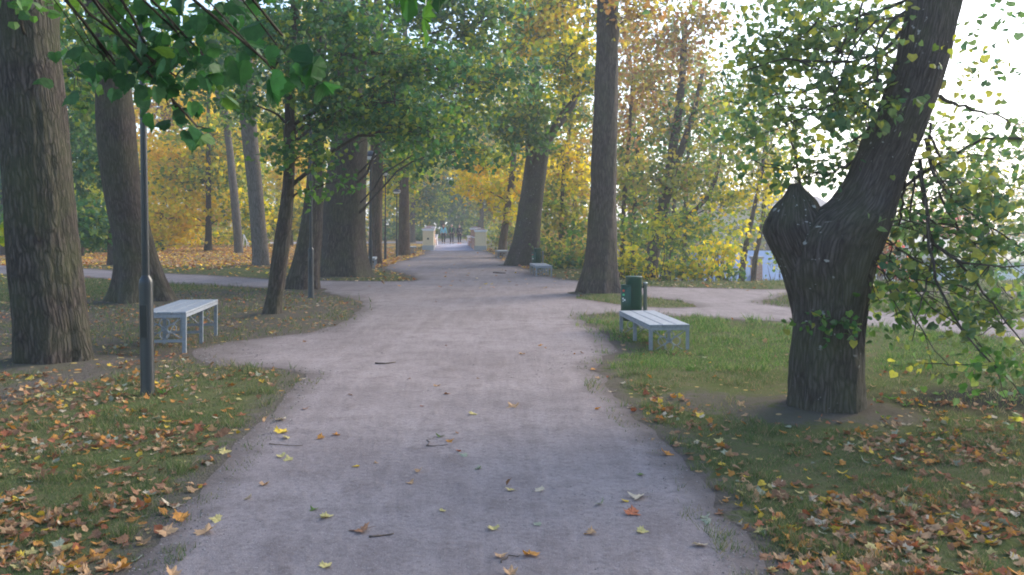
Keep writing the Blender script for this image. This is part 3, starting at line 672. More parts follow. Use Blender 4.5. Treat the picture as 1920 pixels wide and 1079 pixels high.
# ---- trunks along the left edge farther on
r = PR([(497,690,717),(470,691,716),(400,692,717),(330,693,718),(250,695,719),(150,698,720)], 36)
tree('tree', 'straight brown trunk right of the broadest trunk, between the second and third lamp posts', up_from(r, 6, 0, 0, .12),
     [B(720,230,35,60,50,1.5,1.3,['green','ygreen'],.18), B(760,300,37,55,40,1.5,1.2,['ygreen','green'],.19), B(740,130,36,80,60,1.6,1.2,'green',.19)], 24, n=26, bark=BARK_BROWN)
r = PR([(480,746,768),(440,747,768),(380,748,767),(330,750,766),(260,752,765),(180,754,765)], 47)
tree('tree', 'brown trunk just right of the last lamp post', up_from(r, 6, 0, 0, .12),
     [B(780,300,48,60,45,1.8,1.4,['green','ygreen'],.23), B(730,330,48,40,40,1.6,1.3,['ygreen','yellow'],.22), B(800,220,48,80,60,2,1.4,['green','bgreen'],.23)], 25, n=22, bark=BARK_BROWN)
r = PR([(458,766,779),(420,768,778),(370,769,779),(320,770,779),(250,771,779)], 84)
tree('tree', 'pale whitish trunk left of the bridge pillars', up_from(r, 6, 0, 0, .12),
     [B(750,380,84,50,45,3,1.6,['ygreen','yellow'],.34), B(800,370,86,45,45,3,1.6,['ygreen','green'],.34), B(790,300,84,60,60,3,1.5,['ygreen','yellow'],.34)], 26, n=14, bark=BARK_PALE)
# ---- dark tunnel of trees beyond the bridge
for i, (px, py, Y, rx, ry, pal, lab) in enumerate([
    (830,385,112,45,50,['deep','dkgreen'],'dark green tree beyond the bridge, left of where the path vanishes'),
    (868,375,122,35,60,['deep','dkgreen'],'darkest green tree closing the path tunnel behind the three walkers'),
    (900,370,108,40,60,['dkgreen','ygreen'],'dark green tree beyond the bridge, right of where the path vanishes')]):
    r = PR([(448,px-5,px+5),(400,px-4,px+4),(300,px-3,px+3)], Y)
    tree('tree', lab, r, [B(px,py,Y,rx,ry,4,2.0,pal,.5,'far'), B(px,py-80,Y,rx*1.3,60,4,1.7,pal,.5,'far'), B(px-5,438,Y+3,rx,14,3,2.0,pal,.45,'far')], 30+i, n=10, twig=False)
# ---- right of the path
r = PR([(498,948,1012),(480,954,1012),(450,962,1012),(400,970,1015),(350,978,1021),(300,985,1028),(270,992,1032)], 35.0)
ex = [PR([(290,985,1016),(240,985,1012),(180,990,1010),(90,1000,1016),(-10,1010,1020)], 35.0), PR([(290,1000,1030),(255,1014,1040),(225,1042,1062),(195,1066,1082),(120,1088,1098),(20,1100,1108)], 35.0)]
tree('maple_tree', 'thick grey trunk leaning right beside the second green litter bin, forking above into yellow-green boughs', r,
     [B(1000,200,33,70,60,1.4,1.3,['ygreen','green'],.17), B(940,230,34,60,60,1.3,1.3,['green','ygreen'],.17), B(1060,110,31,65,60,1.2,1.8,['yellow','ygreen'],.17), B(1110,145,30,34,32,.7,1.7,['yellow','ygreen'],.17),
      B(990,40,33,90,70,1.4,1.6,['ygreen','gold'],.17), B(1070,-10,33,80,50,1.4,1.5,['ygreen','gold'],.17), B(920,120,34,70,70,1.4,1.3,['ygreen','yellow'],.17), B(1000,270,33,50,18,.8,1.1,'green',.17), B(1060,40,33,70,40,1.3,1.2,['yellow','gold'],.17)], 40, n=44, flare=.3, extra=ex, bark=BARK_LIME)
r = PR([(484,932,948),(450,936,951),(400,944,957),(330,955,966),(250,962,972)], 44)
tree('maple_tree', 'slimmer reddish-brown trunk behind the thick leaning one, with golden boughs reaching left over the path', up_from(r, 5, .5, 0, .1),
     [B(930,350,45,55,30,1.6,1.5,['yellow','gold'],.22), B(880,345,46,40,25,1.4,1.3,['yellow','gold'],.22), B(950,390,44,40,26,1.4,1.2,['yellow','olive'],.22), B(920,300,46,60,30,1.6,1.2,['gold','yellow'],.22), B(975,320,45,50,50,1.6,1.2,['yellow','olive'],.22)], 41, n=22, bark=BARK_BROWN)
r = PR([(455,898,908),(420,899,907),(360,900,907),(280,901,907)], 86)
tree('tree', 'pale straight trunk just behind the right bridge pillar', up_from(r, 6, 0, 0, .1),
     [B(905,320,86,50,50,3,1.5,['yellow','gold'],.34), B(940,380,88,50,50,3,1.6,['olive','ygreen'],.34), B(920,250,86,70,60,3,1.5,['gold','ygreen'],.34)], 42, n=12, bark=BARK_PALE)
# main straight trunk right of the path
r = PR([(552,1088,1158),(530,1092,1157),(500,1097,1156),(450,1101,1156),(400,1104,1155),(300,1109,1156),(200,1114,1158),(100,1118,1159),(0,1120,1160)], 20.4)
tree('lime_tree', 'tall straight grey trunk right of the path, behind the nearest green litter bin', up_from(r, 6, .2, 0, .15),
     [BW(3.5,20,9.5,(2.5,2.5,1.8),1300,['rust','olive'],.16,'mid'), B(1190,30,20,60,45,.9,.9,['rust','olive'],.13)], 43, n=72, flare=.4, lump=.03, ridge=7, bark=BARK, lobes=7, step=.06)
# ---- trees on the bank, right
r = PR([(528,1196,1228),(500,1205,1233),(460,1214,1240),(420,1225,1248),(380,1234,1256),(330,1245,1266),(280,1252,1270),(230,1262,1278),(150,1272,1286),(40,1280,1290)], 30)
ex = [PR([(360,1244,1262),(320,1256,1270),(270,1275,1288),(210,1296,1306),(130,1315,1322)], 30), PR([(470,1222,1236),(440,1250,1262),(400,1290,1302),(375,1320,1330),(330,1340,1347),(280,1350,1356)], 30)]
tree('tree', 'leaning dark multi-stemmed tree rising from behind the yellow bushes right of the tall straight trunk', r,
     [B(1270,230,30,70,60,1.6,.9,['olive','green'],.15), B(1230,330,29,60,50,1.4,.9,['olive','ygreen'],.15), B(1300,340,30,60,50,1.5,.9,['olive','ygreen'],.15), B(1260,420,28.5,70,30,1.3,.9,['ygreen','yellow'],.15),
      B(1220,160,30,60,60,1.5,.8,['rust','olive'],.15), B(1290,110,30,70,60,1.6,.7,['olive','rust'],.15), B(1360,380,30,60,40,1.5,.8,['ygreen','yellow'],.15), B(1340,270,30,60,50,1.5,.7,['olive','ygreen'],.15),
      B(1230,60,30,60,50,1.5,.9,['rust','olive'],.15), B(1200,-10,30,80,40,1.5,1.0,['rust','olive'],.15), B(1320,30,30,70,50,1.5,.7,['olive','rust'],.15), B(1390,170,30,60,60,1.5,.5,['olive','green'],.15)], 44, n=28, extra=ex, bark=BARK, base_z=-1.2)
for i, (rows, Y, blobs, lab, bk) in enumerate([
    ([(505,1162,1172),(430,1163,1172),(350,1168,1176),(260,1176,1183),(160,1182,1188)], 33, [B(1180,330,33,45,60,1.3,1.0,['olive','ygreen'],.16), B(1180,210,33,50,60,1.4,.9,['olive','rust'],.16), B(1190,420,32,40,40,1.2,1.1,['ygreen','green'],.16), B(1180,100,33,50,60,1.4,.7,['rust','olive'],.16)], 'slim dark stem hugging the right side of the tall straight trunk', BARK),
    ([(500,1180,1189),(420,1184,1192),(330,1190,1197),(240,1194,1200)], 36, [B(1200,270,36,40,50,1.4,.9,['olive','green'],.17), B(1205,450,35,40,40,1.2,1.0,['ygreen','green'],.17), B(1210,380,36,45,45,1.3,1.0,['green','olive'],.17)], 'second slim dark stem right of the tall straight trunk', BARK),
    ([(505,1046,1056),(440,1048,1057),(380,1050,1057),(280,1056,1062)], 38, [B(1060,400,38,45,60,1.4,1.3,['olive','ygreen'],.18), B(1050,460,37,40,40,1.3,1.4,['green','ygreen'],.18), B(1070,300,38,50,60,1.5,1.2,['olive','yellow'],.18), B(1080,200,38,50,60,1.5,1.0,['olive','green'],.18)], 'thin dark stem behind the second bench, left of the tall straight trunk', BARK),
    ([(498,1070,1080),(440,1071,1080),(380,1074,1081),(280,1080,1086)], 40, [B(1085,440,40,35,60,1.4,1.3,['olive','green'],.19), B(1085,350,40,35,60,1.4,1.3,['olive','yellow'],.19), B(1040,340,41,40,50,1.6,1.2,['olive','yellow'],.19)], 'dark stem close to the left side of the tall straight trunk, in olive leafage', BARK),
    ([(500,1250,1259),(430,1256,1264),(370,1262,1269),(280,1270,1276)], 38, [B(1260,440,38,45,50,1.4,1.0,['green','ygreen'],.18), B(1290,300,38,50,50,1.4,.8,['green','olive'],.18), B(1250,490,37,50,25,1.2,1.1,['green','ygreen'],.18)], 'thin leaning stem just right of the dark multi-stemmed tree', BARK),
    ([(500,1276,1285),(430,1280,1288),(350,1284,1291),(240,1290,1296)], 37, [B(1300,430,37,50,40,1.4,1.0,['green','ygreen'],.18), B(1330,200,37,60,60,1.5,.6,['olive','green'],.18)], 'upright thin dark stem between the multi-stemmed tree and the cream house', BARK),
    ([(524,1378,1392),(490,1388,1399),(450,1396,1406),(400,1408,1416),(330,1424,1431),(250,1434,1440)], 29, [B(1420,350,29,50,40,1.2,.7,['yellow','olive'],.14), B(1400,280,29,60,50,1.3,.6,['ygreen','olive'],.14), B(1400,430,28,50,22,.9,.6,['ygreen','yellow'],.14)], 'thin dark stem leaning right across the blue roof', BARK),
    ([(524,1398,1410),(480,1412,1421),(430,1424,1432),(380,1430,1437),(300,1436,1441)], 30.5, [B(1450,310,30,50,40,1.2,.7,['ygreen','yellow'],.14), B(1450,230,30,50,40,1.2,.5,['olive','ygreen'],.14), B(1440,400,30,30,40,1.0,.5,['yellow','ygreen'],.14)], 'dark stem nearest the forked stump tree, in front of the brick chimney', BARK)]):
    tree('tree', lab, PR(rows, Y), blobs, 50+i, n=16, bark=bk, group='stems on the bank right of the path')
# far trees right, across the low ground, thin and hazy
for i, (px, top, Y, rx, pal, lab, cov) in enumerate([
    (1060,120,60,60,['olive','yellow'],'tall olive-yellow tree behind the thin stems left of the tall straight trunk',1.3),
    (1000,60,66,70,['olive','ygreen'],'high olive tree rising behind the forked yellow-green boughs',1.2),
    (1180,60,55,60,['olive','rust'],'tall rusty olive tree right behind the tall straight trunk',.95),
    (1250,90,62,60,['olive','green'],'pale olive tree behind the multi-stemmed tree',1.0),
    (1330,130,66,60,['olive','ygreen'],'thin-leaved olive tree left of the cream house',.8),
    (1440,170,75,60,['olive','lime'],'hazy tree behind the cream house roof',.9),
    (1290,360,90,60,['green','olive'],'low green tree left of the cream house',1.3),
    (1650,280,70,80,['olive','lime'],'hazy tree directly behind the forked stump tree',1.2),
    (1840,320,50,80,['bgreen','olive'],'hazy blue-green tree in front of the pale blue house at the right edge',.9),
    (1950,250,85,60,['bgreen','olive'],'taller hazy tree cut off by the right edge of the view',1.0)]):
    z0 = -4.2; h = (HY-top)/F*Y+EYE; cov *= 1.5
    x = (px-CX)/F*Y; rr = [(x,Y,z0,.28),(x,Y,z0+3,.22),(x+.3,Y,h*.6,.14),(x+.3,Y,h-1.5,.05)]
    bl = []
    rg = np.random.default_rng(90+i)
    ny = int(max(3, (450-top)/60))
    for k in range(ny):
        py = 450-(450-top)*k/(ny-1)
        bl.append(B(px+rg.uniform(-.3,.3)*rx, py, Y+rg.uniform(-2,2), rx*(1.0-.35*k/ny), 46, 2.6, cov, pal, .0042*Y, 'far'))
    tree('tree', lab, rr, bl, 70+i, n=12, base_z=z0, group='trees down on the low ground')
# small red-leaved tree
x, Y = (1780-CX)/F*58, 58
tree('tree', 'small red-leaved tree seen through the drooping lime twigs on the right', [(x,Y,-4.2,.15),(x,Y,-1,.12),(x,Y,1.5,.06)],
     [B(1775,415,58,42,26,1.5,1.5,'red',.2), B(1790,440,58,30,22,1.4,1.0,['red','rust'],.2)], 85, base_z=-4.2, n=12)

# backdrop woods on the left and centre
for i, (px, Y, pal, rx, top, lab) in enumerate([
    (-60,70,['green','ygreen'],90,60,'green tree beyond the left frame edge behind the leaf carpet'),
    (70,78,['gold','ygreen'],90,100,'gold and green tree far behind the nearest left trunk'),
    (220,95,['gold','rust'],80,150,'rusty gold tree far behind the leaning thick trunk'),
    (400,105,['gold','yellow'],90,130,'distant gold tree behind the yellow maple'),
    (520,110,['yellow','ygreen'],90,180,'distant yellow tree behind the grey trunks'),
    (640,100,['ygreen','yellow'],80,120,'yellow-green tree behind the broadest trunk'),
    (720,105,['ygreen','green'],70,160,'yellow-green tree behind the row of lamp posts'),
    (790,118,['green','ygreen'],60,120,'green tree far behind the left bridge pillar'),
    (860,135,['dkgreen','green'],60,100,'dark tree at the very end of the path'),
    (940,120,['ygreen','gold'],60,140,'yellow-green tree far behind the right bridge pillar'),
    (1000,100,['olive','green'],60,180,'olive tree far behind the thick leaning right trunk')]):
    x = (px-CX)/F*Y; h = (HY-top)/F*Y
    rr = [(x,Y,0,.3),(x,Y,2.5,.24),(x,Y,h*.6,.15),(x,Y,max(3,h-2),.05)]
    rg = np.random.default_rng(190+i); ny = max(3, int((HY-top)/55)); bl = []
    for k in range(ny):
        py = 425-(425-top-30)*k/(ny-1)
        bl.append(B(px+rg.uniform(-.2,.2)*rx, py, Y+rg.uniform(-2,2), rx*(1.0-.3*k/ny), 50, 3, 1.6, pal, .0038*Y, 'far'))
    tree('tree', lab, rr, bl, 110+i, n=10, twig=False, group='woods behind the park')

# ---- the forked stump tree (old lime) on the right
rows = [(776,1478,1614),(740,1481,1613),(700,1483,1613),(650,1485,1614),(600,1489,1618),(560,1492,1622),(500,1478,1635),(450,1480,1652),(420,1496,1664),(400,1520,1670),(386,1552,1676),(340,1588,1691),(300,1605,1705),(250,1630,1726),(200,1652,1745),(150,1670,1761),(100,1687,1776),(50,1697,1788),(0,1706,1799)]
r = PR(rows, 7.45, 7.35)
stub = PR([(625,1492,1580),(590,1489,1580),(560,1482,1580),(530,1474,1580),(500,1463,1578),(470,1448,1572),(440,1434,1556),(428,1430,1554),(405,1440,1544),(385,1455,1530),(368,1468,1516),(354,1479,1504),(344,1487,1497)], 7.5)
bl = [
 B(1460,60,7.6,95,70,.7,.72,'lime',.062), B(1560,90,7.4,85,80,.6,.62,'lime',.062), B(1460,190,7.6,70,50,.6,.6,'lime',.062), B(1420,150,8.2,60,70,.6,.7,['lime','bgreen'],.062),
 B(1600,180,7.2,50,70,.4,.5,'lime',.062), B(1470,310,7.8,60,28,.4,.6,'bgreen',.062), B(1540,320,7.6,50,28,.35,.8,'bgreen',.062), B(1390,250,8.6,30,60,.5,.45,'bgreen',.062),
 B(1600,20,7.6,70,40,.5,.7,'lime',.062), B(1820,130,7.3,40,60,.5,.28,['bgreen','lime'],.062), B(1830,260,7.2,50,60,.5,.35,['bgreen','lime'],.062), B(1780,330,7.2,60,60,.5,.6,['bgreen','lime'],.062),
 B(1870,360,7.0,70,60,.5,.75,['bgreen','lime'],.062), B(1740,430,7.2,70,50,.45,.6,['lime','green'],.062), B(1850,440,7.0,80,60,.5,.8,['bgreen','lime'],.062), B(1690,520,7.2,50,50,.35,.4,['lime','green'],.062),
 B(1790,580,7.0,90,50,.45,.65,['lime','green'],.062), B(1880,600,6.9,60,60,.45,.8,['lime','bgreen'],.062), B(1710,610,7.0,60,26,.3,.4,['lime','green'],.062), B(1780,680,6.8,60,36,.35,.6,['lime','green'],.062), B(1870,690,6.7,70,36,.4,.6,['lime','green'],.062),
 B(1560,590,7.0,50,34,.08,.55,['lime','green'],.06), B(1650,560,7.1,34,36,.2,.35,['lime','green'],.06), B(1640,400,7.0,10,10,.1,.4,'lime',.07,limb=False), B(1670,195,6.95,20,12,.08,.6,['ygreen'],.055), B(1760,95,6.95,24,12,.08,.5,['ygreen'],.055),
 B(1610,200,9.5,60,90,.8,.5,'lime',.07), B(1500,40,9.8,90,60,.8,.5,['lime','bgreen'],.07), B(1640,60,9.5,60,70,.8,.5,'lime',.07), B(1420,220,10,70,70,.8,.6,['lime','bgreen'],.07), B(1850,60,9.0,40,60,.6,.35,'bgreen',.07), B(1790,250,9.0,40,80,.6,.5,['bgreen','lime'],.07), B(1900,300,8.5,50,50,.6,.5,['bgreen','lime'],.07), B(1700,400,8.8,60,60,.6,.6,['lime','bgreen'],.07)]
# higher crown, above the picture
bl += [BW(4.6,7.5,5.6,(1.8,1.6,1.0),900,'lime',.1,'mid'), BW(2.8,8.5,4.6,(1.4,1.4,.8),600,'lime',.1,'mid'), BW(6.5,8,4.8,(1.8,1.6,1.2),900,'lime',.1,'mid'), BW(6.4,7.2,2.8,(1.2,1.2,1.2),700,'lime',.1,'mid')]
LIME_BLOBS = bl
tree('lime_tree', 'old forked trunk on the right, left arm a pointed stub, right arm leaning out', up_from(r, 3.2, 1.0, .2, .12), bl, 60,
     bark=BARK_LIME, n=96, flare=.13, lump=.06, ridge=12, lobes=7, extra=[stub], step=.035, lr=.3, drawn=[
 (7.3,.018,[(1762,180),(1800,200),(1860,215),(1910,232)]),(7.3,.016,[(1735,260),(1750,330),(1790,380),(1850,420),(1925,470)]),(7.2,.014,[(1740,250),(1775,320),(1830,370),(1925,402)]),
 (7.3,.016,[(1725,300),(1728,370),(1745,420),(1720,480),(1680,520),(1640,540)]),(7.2,.016,[(1722,320),(1740,400),(1740,470),(1760,540),(1790,600),(1830,650),(1900,720)]),(7.3,.013,[(1697,340),(1690,400),(1680,450),(1655,505)]),
 (7.1,.018,[(1735,440),(1770,470),(1800,490),(1850,500),(1925,498)]),(7.2,.012,[(1740,420),(1750,450),(1740,520),(1725,570),(1710,640)]),(7.0,.013,[(1770,470),(1810,500),(1850,560),(1900,620),(1960,680)]),(7.1,.012,[(1760,360),(1800,440),(1860,520),(1900,560)]),
 (7.4,.018,[(1690,60),(1640,110),(1560,120),(1480,110),(1400,132)]),(7.4,.016,[(1680,110),(1620,160),(1540,190),(1450,232)]),(7.5,.016,[(1665,150),(1600,220),(1560,240),(1470,252)]),(7.3,.014,[(1700,20),(1650,60),(1640,110),(1650,150),(1636,168)]),
 (7.4,.014,[(1700,0),(1630,30),(1580,90),(1500,140)]),(7.5,.016,[(1605,300),(1560,328),(1500,320),(1410,300)]),(7.4,.014,[(1690,5),(1590,40),(1540,58),(1430,50)]),(7.4,.012,[(1640,240),(1600,260),(1560,300),(1500,300)]),(7.3,.012,[(1590,60),(1560,130),(1565,190),(1600,260)]),
 (7.3,.012,[(1695,30),(1640,40),(1600,80),(1570,170),(1530,230)]),(7.3,.012,[(1680,90),(1600,140),(1520,170),(1430,180)]),(7.2,.010,[(1620,-10),(1600,70),(1610,130),(1590,200)]),(7.3,.011,[(1560,-10),(1530,50),(1480,90),(1400,100)]),(7.3,.011,[(1670,130),(1590,180),(1500,225),(1400,262)]),
 (7.2,.011,[(1745,230),(1745,300),(1770,360),(1810,430)]),(7.2,.010,[(1738,260),(1760,340),(1830,400),(1890,450)]),(7.3,.011,[(1715,330),(1705,400),(1715,460),(1700,520)]),(7.2,.010,[(1720,400),(1790,440),(1870,470),(1930,530)]),(7.1,.010,[(1650,440),(1690,470),(1740,500),(1800,520)])])
# off-frame trees whose boughs enter the picture at the top
def hanging(name, label, base, h, blobs, seed):
    for b in blobs: b['zmin'] = 3.4
    r = [(base[0],base[1],0,.34),(base[0],base[1],1.5,.28),(base[0],base[1],h*.6,.2),(base[0]+.2,base[1],h,.1)]
    return tree(name, label, r, blobs, seed, n=24, flare=.3, lr=.28)
hanging('lime_tree', 'overhanging green boughs with large near leaves at the top left, its trunk outside the picture', (-2.7,.4), 6.5,
    [B(250,25,4.3,90,36,.4,1.1,['deep','green'],.078,kind='heart'), B(340,60,4.2,80,60,.35,1.0,'deep',.078,kind='heart'), B(215,110,4.4,50,36,.25,.9,['green','deep'],.078,kind='heart'), B(290,115,4.2,60,40,.3,.9,['deep','green'],.078,kind='heart'),
     B(385,100,4.2,45,60,.25,.75,'deep',.078,kind='heart'), B(450,20,4.0,60,36,.3,.75,'deep',.078,kind='heart'), B(240,160,4.5,34,22,.15,1.0,['green','deep'],.10,kind='heart'), B(330,200,4.6,30,14,.12,.7,'deep',.10,kind='heart'), B(370,235,4.6,28,22,.12,.5,['green','deep'],.10,kind='heart'), B(330,140,4.4,40,24,.2,.6,['green'],.10,kind='heart'),
     B(530,60,2.9,28,50,.10,.9,'deep',.10,kind='heart'), B(515,125,2.9,18,24,.06,.7,'deep',.09,kind='heart'), BW(-2.6,4.4,3.6,(1.4,1.2,.5),500,'green',.11,'mid'), BW(-1.0,3.4,3.6,(1.2,1.0,.4),300,'green',.11,'mid')], 61)
bough = hanging('maple_tree', 'low bough with three big green leaves hanging in at the top centre', (2.6,-1.2), 5.0,
    [BW(.4,1.4,2.75,(.9,.6,.25),90,'deep',.12,'mid')], 62)
for (px, py, Y, sz, yaw, pit, rol, c) in [(772,-62,1.9,.135,2.9,-1.35,.1,(.035,.10,.02)), (822,-58,2.0,.115,3.3,-1.4,-.9,(.025,.08,.018)), (798,10,2.05,.105,3.0,-1.5,1.1,(.07,.16,.03))]:
    v, fs = TM['maple']; M_ = rot_mats(np.array([yaw]), np.array([pit]), np.array([rol]))[0]
    m = MB(); m.add((v*sz)@M_.T+W(px,py,Y), fs, col=c)
    m.tube([W(px,py,Y), W(px,py-30,Y)], .0015, n=4)
    m.build('leaf', LEAF, bough, rel=bough.location, smooth=False)

# ---- shrubs
def shrub(label, blobs, base, seed, name='shrub', cat='shrub', group=None, stems=7):
    rng = np.random.default_rng(seed); z0 = float(gz(base[0], base[1])[0]); o = empty(name, (base[0],base[1],z0)); tag(o, label, cat, group)
    lf = MB(); br = MB()
    tp = np.array([[base[0],base[1],z0+.1*k] for k in range(6)]); tr = np.full(6, .03)
    for b in blobs:
        for k in range(stems):
            e = b['c']+rng.normal(0,.5,3)*b['r']; a = np.array([base[0]+rng.normal(0,.15)+ (e[0]-base[0])*.5, base[1]+rng.normal(0,.15), z0-.1])
            br.tube(smooth_path(a, e, rng, up=.05, n=6), np.linspace(.022,.006,6), n=5)
        b['limb'] = False
    brs = []; grow(lf, brs, blobs, tp, tr, rng, True)
    br.build('stems', BARK, o, rel=(base[0],base[1],z0)); [m.build('branch', BARK, o, rel=(base[0],base[1],z0)) for m in brs]; lf.build('foliage', LEAF, o, rel=(base[0],base[1],z0), smooth=False); return o
def GP(px, Y): return ((px-CX)/F*Y, Y)
shrub('yellow bush along the verge just right of the litter bin', [B(1185,500,26.6,40,28,.7,1.2,['yellow','ygreen'],.14), B(1170,470,27,28,24,.6,.9,['ygreen','yellow'],.14)], GP(1185,26.8), 130, group='yellow bushes along the bank')
shrub('yellow bush at the foot of the dark multi-stemmed tree', [B(1245,508,26.5,45,22,.7,1.2,['yellow','ygreen'],.14), B(1240,440,27.5,30,26,.6,.8,['yellow','ygreen'],.14)], GP(1245,26.7), 131, group='yellow bushes along the bank')
shrub('largest bright yellow bush, left of the blue roof', [B(1310,500,26.3,45,32,.8,1.3,['yellow','ygreen'],.14), B(1345,480,27,30,24,.6,1.0,'yellow',.14)], GP(1310,26.6), 132, group='yellow bushes along the bank')
shrub('small green bush at the foot of the stems in front of the blue roof', [B(1368,512,26.6,22,16,.5,1.3,['green','dkgreen'],.13), B(1360,470,27,24,30,.5,.6,['yellow','ygreen'],.14)], GP(1368,26.8), 133)
shrub('green undergrowth behind the second bench', [B(1060,500,33,45,26,1,1.8,['green','dkgreen'],.15), B(1040,470,35,40,30,1,1.4,['ygreen','olive'],.16), B(1085,480,33,20,40,.8,1.4,['green','olive'],.15)], GP(1060,33.5), 134)
shrub('green and gold undergrowth between the second and third benches', [B(985,468,46,22,20,1.0,1.4,['green','dkgreen'],.2), B(955,440,60,16,22,1.2,1.2,['olive','green'],.2)], GP(985,46), 135)
shrub('pinkish-red bush behind the drooping twigs right of the forked trunk', [B(1665,490,27.5,42,34,.8,1.2,['red','rust'],.13), B(1650,450,28,30,26,.7,.7,['yellow','olive'],.14)], GP(1665,27.6), 136)
shrub('low green hedge at the foot of the far left trees', [B(150,456,52,140,14,1.2,1.8,['dkgreen','green'],.2)], GP(150,52.5), 137)
shrub('low yellow-green undergrowth behind the golden maple', [B(400,447,74,110,12,2,1.6,['ygreen','gold'],.28)], GP(400,75), 138)
shrub('low green undergrowth beyond the left bridge pillar', [B(760,443,96,60,14,2,1.8,['green','dkgreen'],.34)], GP(760,97), 139)
shrub('yellow-green bush half covering the blue roof, left of the brick chimney', [B(1350,470,31,34,34,.8,1.0,['yellow','ygreen'],.15)], GP(1350,31.5), 142)
shrub('loose green bush left of the forked trunk, right of the brick chimney', [B(1455,500,30,16,26,.6,.7,['ygreen','green'],.14)], GP(1455,30.2), 143)
shrub('olive bush behind the forked trunk at the bank edge', [B(1560,490,28,60,36,1,1.0,['olive','ygreen'],.14)], GP(1560,28.2), 140)
shrub('bluish green bush at the right frame edge along the bank', [B(1850,500,28,60,18,.9,.8,['bgreen','green'],.14)], GP(1850,28.2), 141)

# ================================================================== STREET FURNITURE
def copy_tree(o, loc=None, rz=None, label=None, scale=None):
    c = o.copy(); C.objects.link(c)
    if loc is not None: c.location = loc
    if rz is not None: c.rotation_euler = (0,0,rz)
    if label: c['label'] = label
    if scale: c.scale = scale
    for ch in list(o.children):
        d = ch.copy(); C.objects.link(d); d.parent = c
        for g in list(ch.children):
            e = g.copy(); C.objects.link(e); e.parent = d
    return c
def make_bench(label):
    o = empty('park_bench'); tag(o, label, 'bench', 'backless grey park benches along the path')
    Wd, Ln, H = .53, 1.85, .52
    m = MB()
    for k in range(3):
        x0 = -Wd/2+k*.1805; m.box(x0, x0+.169, -.01, Ln+.01, H-.028, H, bev=.004)
    m.build('seat', M_BENCH, o, smooth=False)
    m = MB(); m.box(-Wd/2, Wd/2, 0, .03, H-.075, H-.031, bev=.002); m.box(-Wd/2, Wd/2, Ln-.03, Ln, H-.075, H-.031, bev=.002)
    m.box(-Wd/2, -Wd/2+.03, .032, Ln-.032, H-.072, H-.031, bev=.002); m.box(Wd/2-.03, Wd/2, .032, Ln-.032, H-.072, H-.031, bev=.002)
    m.build('seat_frame', M_BENCH, o, smooth=False)
    for y in (.003, Ln/2-.02, Ln-.043):
        for sx in (-1, 1):
            m = MB(); xo = sx*(Wd/2-.003)
            # angle iron: two thin flanges
            a, b = sorted((xo, xo-sx*.045)); m.box(a, b, y, y+.007, -.05, H-.076)
            a, b = sorted((xo, xo-sx*.006)); m.box(a, b, y+.0075, y+.042, -.05, H-.074)
            m.build('leg', M_BENCHLEG, o, smooth=False)
        m = MB(); m.box(-Wd/2+.049, Wd/2-.049, y+.001, y+.008, .135, .172); m.box(-Wd/2+.049, Wd/2-.049, y+.0085, y+.03, .137, .142)
        m.build('cross_bar', M_BENCHLEG, o, smooth=False)
    for y in (.014, Ln-.014):
        m = MB(); x1 = Wd/2-.05; z0, z1 = .172, H-.078; zc = (z0+z1)/2
        m.tube([(-x1,y,z0),(x1,y,z1)], .0075, n=6); m.tube([(-x1,y+.007,z1),(x1,y+.007,z0)], .0075, n=6)
        for dx, dz in ((-.088,0),(.088,0),(0,-.072),(0,.072)): m.ring((dx, y-.004, zc+dz), .057, .0075, n=22, m=6)
        m.build('lattice', M_BENCHLEG, o)
    m = MB(); m.tube([(0,.02,.16),(0,Ln/2-.03,H-.08)], .006, n=5); m.tube([(0,Ln/2+.03,H-.08),(0,Ln-.02,.16)], .006, n=5)
    m.build('brace', M_BENCHLEG, o)
    return o
bench = make_bench('grey slatted bench on the left, directly behind the nearest lamp post')
bench.location = (-4.37,10.72,0.005); bench.rotation_euler = (0,0,math.atan2(.24,1.9))
copy_tree(bench, (2.03,11.0,-.185), math.atan2(.15,1.8), 'grey slatted bench on the lawn in front of the nearest green litter bin')
def gp(px, Y): return (px-CX)/F*Y
copy_tree(bench, (gp(1020,27.2),27.2,-.17), math.atan2(.15,1.8), 'small far grey bench beside the thick leaning trunk right of the path')
copy_tree(bench, (gp(945,42),42,-.12), math.atan2(.2,1.8), 'farthest grey bench on the right, half hidden by the thick leaning trunk')
copy_tree(bench, (gp(690,33),33,-.15), math.atan2(.2,1.8), 'far grey bench peeking out right of the broadest trunk')
copy_tree(bench, (gp(772,50),50,-.12), math.atan2(.2,1.8), 'farthest grey bench on the left, just before the bridge')

